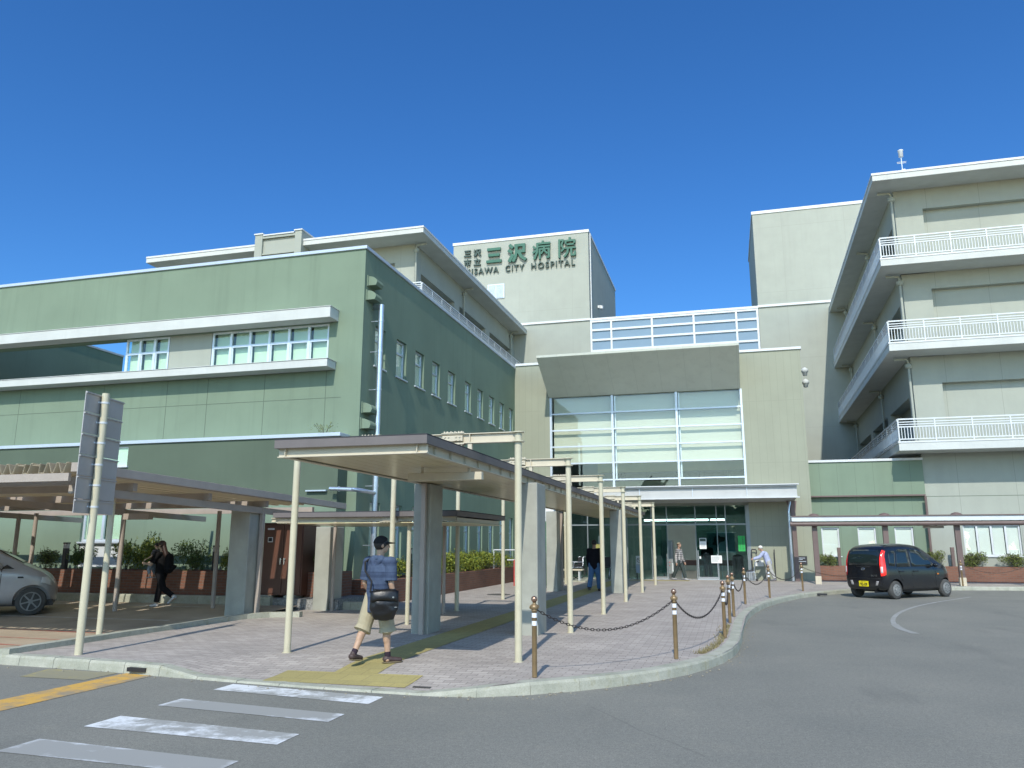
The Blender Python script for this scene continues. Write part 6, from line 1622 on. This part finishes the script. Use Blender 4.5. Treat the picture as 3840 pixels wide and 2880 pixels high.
def car_body(r, top, bot, half, belt, roofw, xs, axles, wr, m):
    """lofted shell along x (rear at 0). top/bot/half/belt/roofw are tables over x"""
    mb = MB(); rows = []
    for x in xs:
        zt, zb, w, zl, rw = interp(top, x), interp(bot, x), interp(half, x), interp(belt, x), interp(roofw, x)
        zl = min(zl, zt-.03); up = zt - zl
        q = [(0, zb), (w*.80, zb), (w*.95, zb+.05), (w*.995, zb+.16), (w, (zb+zl)*.5), (w*.992, zl-.08), (w*.975, zl)]
        k = min(1, up/.45)
        ws = w*.975 + (rw - w*.975)*k
        q += [(w*.975+(ws-w*.975)*.35, zl+up*.33), (w*.975+(ws-w*.975)*.72, zl+up*.66), (ws, zl+up*.90), (ws-.06, zl+up*.97), (ws*.55, zt), (0, zt+.012)]
        rows.append(q)
    n = len(rows[0])
    for x, q in zip(xs, rows):
        for y, z in q: mb.v.append((x, y, z))
        for y, z in reversed(q[1:-1]): mb.v.append((x, -y, z))
    N = n + n - 2
    for i in range(len(xs)-1):
        for j in range(N):
            mb.f.append((i*N+j, i*N+(j+1) % N, (i+1)*N+(j+1) % N, (i+1)*N+j)); mb.mi.append(0); mb.sm.append(True)
    for base, rev in ((0, True), ((len(xs)-1)*N, False)):
        idx = list(range(base, base+N))
        # close the ends with quads across
        for j in range(n-1):
            a, b_ = base + j, base + j+1; c = base + (N - j - 1) % N if j+1 <= n-2 else base + n-1; d_ = base + (N - j) % N
            f = [a, b_] + ([c] if c not in (a, b_) else []) + ([d_] if d_ not in (a, b_, c) else [])
            if len(set(f)) >= 3: mb.f.append(tuple(f if not rev else reversed(f))); mb.mi.append(0); mb.sm.append(True)
    o = build('body', mb, m, r, local=True)
    ms = o.modifiers.new('sub', 'SUBSURF'); ms.levels = 2; ms.render_levels = 2
    cut = MB()
    for ax in axles:
        for s in (-1, 1):
            cut.cyl((ax, s*.52, wr), (ax, s*1.2, wr), wr+.055, n=36)
    ce = bpy.data.meshes.new('c'); ce.from_pydata([tuple(p) for p in cut.v], [], cut.f)
    bb = bmesh.new(); bb.from_mesh(ce); bmesh.ops.remove_doubles(bb, verts=bb.verts, dist=1e-5); bmesh.ops.recalc_face_normals(bb, faces=bb.faces); bb.to_mesh(ce); bb.free()
    co = bpy.data.objects.new('cut', ce); COL.objects.link(co); co.parent = r
    bo_ = o.modifiers.new('b', 'BOOLEAN'); bo_.operation = 'DIFFERENCE'; bo_.object = co; bo_.solver = 'EXACT'
    dg = bpy.context.evaluated_depsgraph_get(); dg.update()
    out = bpy.data.meshes.new_from_object(o.evaluated_get(dg))
    o.modifiers.clear(); old = o.data; o.data = out; bpy.data.meshes.remove(old); out.name = 'body'
    bpy.data.objects.remove(co)
    out.materials.clear(); out.materials.append(m); out.polygons.foreach_set('material_index', [0]*len(out.polygons))
    out.polygons.foreach_set('use_smooth', [True]*len(out.polygons))
    try: out.set_sharp_from_angle(angle=math.radians(38))
    except Exception: pass
    bm = bmesh.new(); bm.from_mesh(out); tree = BVHTree.FromBMesh(bm); bm.free()
    return o, tree
def patch(name, parent, tree, poly, view, m, off=.006, cuts=3, thick=.004):
    """a panel laid onto the shell. view 'R' (-y side), 'L', 'B' rear, 'F' front; poly in (x,z) or (y,z)"""
    bm = bmesh.new()
    def src(a, z): return {'R': (Vector((a,-3,z)), Vector((0,1,0))), 'L': (Vector((a,3,z)), Vector((0,-1,0))), 'B': (Vector((-3,a,z)), Vector((1,0,0))), 'F': (Vector((7,a,z)), Vector((-1,0,0)))}[view]
    vs_ = [bm.verts.new((a, z, 0)) for a, z in poly]; bm.faces.new(vs_)
    bmesh.ops.triangulate(bm, faces=bm.faces); bmesh.ops.subdivide_edges(bm, edges=bm.edges, cuts=cuts, use_grid_fill=True)
    bmesh.ops.triangulate(bm, faces=bm.faces)
    for v in bm.verts:
        o, d = src(v.co.x, v.co.y); hit = tree.ray_cast(o, d)
        if hit[0] is None:
            nr = tree.find_nearest(o + d*(3 - (.45 if view in 'RL' else 3.0))); hit = (nr[0], nr[1])
        v.co = hit[0] + (hit[1] if hit[1].dot(d) < 0 else -hit[1])*off
    me = bpy.data.meshes.new(name); bm.to_mesh(me); bm.free(); me.materials.append(m)
    me.polygons.foreach_set('use_smooth', [True]*len(me.polygons))
    o = bpy.data.objects.new(name, me); COL.objects.link(o); o.parent = parent; OFF[o.name] = Vector((0,0,0))
    s = o.modifiers.new('s', 'SOLIDIFY'); s.thickness = thick; s.offset = 0
    return o
def wheel(r, x, y, rad, w, s, style):
    t = MB(); t.v = []
    prof = [(rad*.66,-w/2),(rad*.90,-w/2),(rad*.98,-w*.38),(rad,-w*.2),(rad,w*.2),(rad*.98,w*.38),(rad*.90,w/2),(rad*.66,w/2)]
    n = 36; v = []
    for rr, yy in prof:
        for i in range(n): a = 2*math.pi*i/n; v.append((x+rr*math.cos(a), y+yy, rad+rr*math.sin(a)))
    f = [(k*n+i, k*n+(i+1) % n, (k+1)*n+(i+1) % n, (k+1)*n+i) for k in range(len(prof)-1) for i in range(n)]
    t.add(v, f, 0, True); t.add(v[:n], [tuple(range(n))]); t.add(v[-n:], [tuple(range(n))])
    wh = build('wheel', t, M['tyre'], r, local=True)
    h = MB(); yo = y + s*w/2
    if style == 'cap':
        h.cyl((x,yo-s*.02,rad),(x,yo+s*.012,rad), rad*.68, rad*.62, n=30); h.cyl((x,yo+s*.012,rad),(x,yo+s*.03,rad), rad*.26, rad*.20, n=20)
        h.cyl((x,yo+s*.010,rad),(x,yo+s*.02,rad), rad*.50, rad*.46, n=24)
        build('hubcap', h, M['hub'], wh, local=True)
        d = MB()
        for k in range(8): a = 2*math.pi*k/8; d.cyl((x+rad*.40*math.cos(a),yo+s*.015,rad+rad*.40*math.sin(a)),(x+rad*.40*math.cos(a),yo+s*.023,rad+rad*.40*math.sin(a)), rad*.055, n=10)
        build('vent_hole', d, M['cartrim'], wh, local=True)
    else:
        h.cyl((x,yo-s*.06,rad),(x,yo-s*.03,rad), rad*.66, n=30); build('drum', h, M['cartrim'], wh, local=True)
        h = MB(); h.tube([(x+rad*.64*math.cos(a),yo,rad+rad*.64*math.sin(a)) for a in [2*math.pi*k/30 for k in range(30)]], rad*.045, 6, close=True)
        for k in range(6):
            a = 2*math.pi*k/6+.25; c, s_ = math.cos(a), math.sin(a)
            h.bar((x+rad*.08*c,yo+s*.005,rad+rad*.08*s_),(x+rad*.62*c,yo-s*.005,rad+rad*.62*s_), rad*.15, .03)
        h.cyl((x,yo-s*.03,rad),(x,yo+s*.015,rad), rad*.16, n=16); build('rim', h, M['hub'], wh, local=True)

# the black kei car seen from behind
top = [(0,1.02),(.04,1.20),(.10,1.40),(.20,1.535),(.45,1.615),(1.0,1.65),(1.55,1.645),(1.95,1.59),(2.35,1.385),(2.72,1.12),(2.95,1.0),(3.2,.90),(3.33,.78),(3.40,.62)]
bot = [(0,.36),(.08,.26),(.3,.22),(3.1,.20),(3.3,.24),(3.40,.32)]
half = [(0,.62),(.05,.685),(.15,.722),(.4,.738),(2.6,.738),(3.0,.72),(3.2,.66),(3.33,.56),(3.40,.42)]
belt = [(0,.92),(.1,.93),(.4,.93),(1.5,.92),(2.4,.90),(2.9,.86),(3.2,.78),(3.4,.6)]
roofw = [(0,.60),(.1,.60),(.3,.60),(2.0,.585),(2.6,.60),(3.0,.62),(3.4,.4)]
XS_ = [0,.03,.08,.16,.28,.45,.62,.85,1.1,1.4,1.7,1.95,2.15,2.35,2.55,2.72,2.86,3.0,3.12,3.22,3.30,3.36,3.40]
BLACK = paint('black_car_paint', (0.008,0.009,0.012), .1, (0.045,0.042,0.036), .12)
hdg = math.radians(90-46); RX, RY = 4.45, 26.9
kc = root('car', 'small black hatchback with yellow number plate driving off to the right', 'car', (0,0,0))
AX = (.50, 2.94); WR = .272
body, tree = car_body(kc, top, bot, half, belt, roofw, XS_, AX, WR, BLACK)
def both(fn): fn('R', -1); fn('L', 1)
def sides(v, s):
    patch('window', kc, tree, [(1.33,.95),(2.30,.95),(2.42,1.02),(2.20,1.20),(1.95,1.37),(1.72,1.455),(1.36,1.475)], v, M['carglass'])
    patch('window', kc, tree, [(.60,.95),(1.26,.95),(1.29,1.475),(.88,1.475),(.74,1.44)], v, M['carglass'])
    patch('window', kc, tree, [(.28,1.0),(.54,.965),(.68,1.43),(.50,1.43),(.36,1.37)], v, M['carglass'])
    patch('door_seam', kc, tree, [(1.305,.34),(1.317,.34),(1.317,1.5),(1.305,1.5)], v, M['cartrim'], .003, 2)
    patch('door_seam', kc, tree, [(2.43,.36),(2.442,.36),(2.442,1.0),(2.43,1.0)], v, M['cartrim'], .003, 2)
    patch('door_seam', kc, tree, [(.80,.52),(.812,.52),(.60,.93),(.588,.93)], v, M['cartrim'], .003, 2)
    for x in (.78, 1.46):
        h = MB(); h.box(x-.10, x+.10, s*.742, s*.775, .80, .83); build('door_handle', h, BLACK, kc, local=True, bevel=.01)
    patch('side_indicator', kc, tree, [(2.50,.70),(2.60,.70),(2.60,.735),(2.50,.735)], v, M['amber'], .012)
    patch('tail_lamp', kc, tree, [(.03,.74),(.10,.72),(.13,1.0),(.17,1.30),(.19,1.44),(.13,1.34),(.07,1.08)], v, M['brakelamp' if v == 'R' else 'taillamp'], .008)
    patch('sill_trim', kc, tree, [(.85,.24),(2.55,.24),(2.55,.30),(.85,.30)], v, M['cartrim'], .005)
    patch('wheel_arch', kc, tree, [(AX[0]-.36,.30)]+[(AX[0]+.36*math.cos(a), WR+.36*math.sin(a)) for a in [math.pi-math.pi*k/10 for k in range(1,10)]]+[(AX[0]+.36,.30),(AX[0]+.335,.30)]+[(AX[0]+.335*math.cos(a), WR+.335*math.sin(a)) for a in [math.pi*k/10 for k in range(1,10)]]+[(AX[0]-.335,.30)], v, BLACK, .012, 1) if False else None
    mm = MB(); mm.ell((2.32, s*.83, .99), (.055,.085,.065), 14, 8); mm.bar((2.34,s*.70,.95),(2.33,s*.80,.965),.04,.03); build('mirror', mm, BLACK, kc, local=True)
both(sides)
patch('rear_window', kc, tree, [(-.52,.99),(.52,.99),(.515,1.36),(.46,1.455),(-.46,1.455),(-.515,1.36)], 'B', M['carglass'], .007, 5)
for s, l in ((-1,'brakelamp'),(1,'taillamp')):
    patch('tail_lamp', kc, tree, [(s*.595,.68),(s*.685,.70),(s*.665,1.05),(s*.61,1.42),(s*.565,1.45),(s*.568,1.15)], 'B', M[l], .010, 3)
    patch('reversing_lamp', kc, tree, [(s*.602,.77),(s*.655,.77),(s*.648,.96),(s*.600,.96)], 'B', M['clearlens'], .016)
    patch('bumper_reflector', kc, tree, [(s*.38,.40),(s*.46,.40),(s*.50,.53),(s*.42,.53)], 'B', M['panel_back'], .008)
patch('hatch_seam', kc, tree, [(-.56,.60),(.56,.60),(.56,.612),(-.56,.612)], 'B', M['cartrim'], .004, 4)
patch('wiper', kc, tree, [(-.02,1.00),(.02,.985),(.34,1.045),(.33,1.06)], 'B', M['cartrim'], .022, 2)
patch('grip_trim', kc, tree, [(-.24,.935),(.24,.935),(.26,.965),(-.26,.965)], 'B', M['cartrim'], .010, 3)
patch('roof_seam', kc, tree, [(-.5,1.49),(.5,1.49),(.5,1.505),(-.5,1.505)], 'B', M['brakelamp'], .004, 3) if False else None
pl = MB(); pl.box(-.045, -.030, -.165, .165, .36, .525); pt = build('number_plate', pl, M['plate'], kc, local=True, bevel=.006)
tm_ = text_mb('・92-09' if False else '92-09', .125, lambda x, y, z: (-.047, .118-x, .383+y), space=1.0, extrude=.001, offset=.004, width=.245)
build('plate_digits', tm_, M['ink'], pt, local=True)
tm_ = MB(); tm_.box(-.048,-.046,.130,.142,.42,.435)
for k in range(4): tm_.box(-.048,-.046,.06-k*.045,.085-k*.045,.495,.508)
build('plate_marks', tm_, M['ink'], pt, local=True)
em = MB(); em.tube([(-.018,.055*math.cos(t),.885+.034*math.sin(t)) for t in [2*math.pi*k/20 for k in range(20)]], .007, 6, close=True); em.tube([(-.018,.03,.87),(-.018,.0,.91),(-.018,-.03,.87)], .006, 6); build('emblem', em, M['chrome'], kc, local=True)
tm_ = text_mb('MOVE', .075, lambda x, y, z: (-.022, -.27-x, .665+y), extrude=.003, offset=.002, width=.21); build('badge', tm_, M['chrome'], kc, local=True)
stc = MB()
for k, z in enumerate((1.03,1.10,1.16)): stc.ell((.035+k*.016, -.44, z), (.004,.038-.006*k,.026-.006*k), 12, 6)
build('sticker', stc, M['paper'], kc, local=True)
for ax in AX:
    for s in (-1, 1): wheel(kc, ax, s*.648, WR, .155, s, 'cap')
u = MB(); u.box(.3, 3.1, -.60, .60, .20, .30); u.cyl((-.0,-.35,.22),(.4,-.35,.22),.03,n=10); build('underbody', u, M['cartrim'], kc, local=True)
kc.rotation_euler.z = hdg
off = Matrix.Rotation(hdg, 3, 'Z') @ Vector((AX[0], -.72, 0)); kc.location = (4.78-off.x, 26.45-off.y, 0)

# silver car entering the left edge
SIL = paint('silver_car_paint', (0.33,0.325,0.33), .3, None, .28)
sc_ = root('car', 'silver compact car with alloy wheels parked at the left edge', 'car', (0,0,0))
top = [(0,1.0),(.1,1.35),(.35,1.58),(1.2,1.66),(1.75,1.64),(2.2,1.50),(2.6,1.26),(2.95,1.06),(3.2,.96),(3.38,.84),(3.48,.70),(3.54,.52)]
bot = [(0,.36),(.2,.22),(3.2,.20),(3.44,.24),(3.54,.30)]
half = [(0,.62),(.1,.76),(.5,.82),(2.9,.82),(3.2,.76),(3.38,.66),(3.48,.54),(3.54,.40)]
belt = [(0,.95),(1.5,.97),(2.5,.95),(3.0,.90),(3.3,.80),(3.54,.5)]
roofw = [(0,.62),(.4,.65),(1.9,.64),(2.5,.68),(3.0,.70),(3.54,.4)]
AX2 = (.68, 3.08); WR2 = .30
body2, tree2 = car_body(sc_, top, bot, half, belt, roofw, [0,.04,.1,.2,.35,.6,.9,1.2,1.55,1.8,2.0,2.2,2.4,2.6,2.78,2.95,3.1,3.22,3.32,3.40,3.46,3.51,3.54], AX2, WR2, SIL)
for v, s in (('R',-1),('L',1)):
    patch('window', sc_, tree2, [(1.35,1.0),(2.35,1.0),(2.45,1.05),(2.25,1.26),(2.0,1.44),(1.38,1.52)], v, M['carglass'])
    patch('window', sc_, tree2, [(.45,1.0),(1.28,1.0),(1.30,1.52),(.65,1.50)], v, M['carglass'])
    patch('quarter_window', sc_, tree2, [(2.44,1.0),(2.70,1.0),(2.55,1.09)], v, M['carglass'])
    patch('door_seam', sc_, tree2, [(2.46,.36),(2.475,.36),(2.475,1.0),(2.46,1.0)], v, M['cartrim'], .003)
    patch('side_indicator', sc_, tree2, [(2.78,.80),(2.90,.80),(2.88,.835),(2.78,.835)], v, M['cartrim'], .012)
    patch('headlamp', sc_, tree2, [(3.22,.70),(3.44,.62),(3.43,.72),(3.33,.82),(3.24,.82)], v, M['clearlens'], .010)
    mm = MB(); mm.ell((2.42, s*.93, 1.06), (.075,.11,.075), 14, 8); mm.bar((2.43,s*.79,1.0),(2.42,s*.88,1.03),.05,.04); build('mirror', mm, M['clearlens'] if False else SIL, sc_, local=True)
    for ax in AX2: wheel(sc_, ax, s*.735, WR2, .185, s, 'alloy')
patch('windscreen', sc_, tree2, [(-.58,1.12),(.58,1.12),(.56,1.50),(-.56,1.50)], 'F', M['carglass'], .006, 5)
u = MB(); u.box(.3, 3.5, -.68, .68, .20, .32); build('underbody', u, M['cartrim'], sc_, local=True)
st2 = MB()
ha = math.radians(43); of = Matrix.Rotation(ha, 3, 'Z') @ Vector((AX2[1], -.80, 0))
sc_.location = (-14.90-of.x, 14.28-of.y, park_z(14.0)+.01); sc_.rotation_euler.z = ha
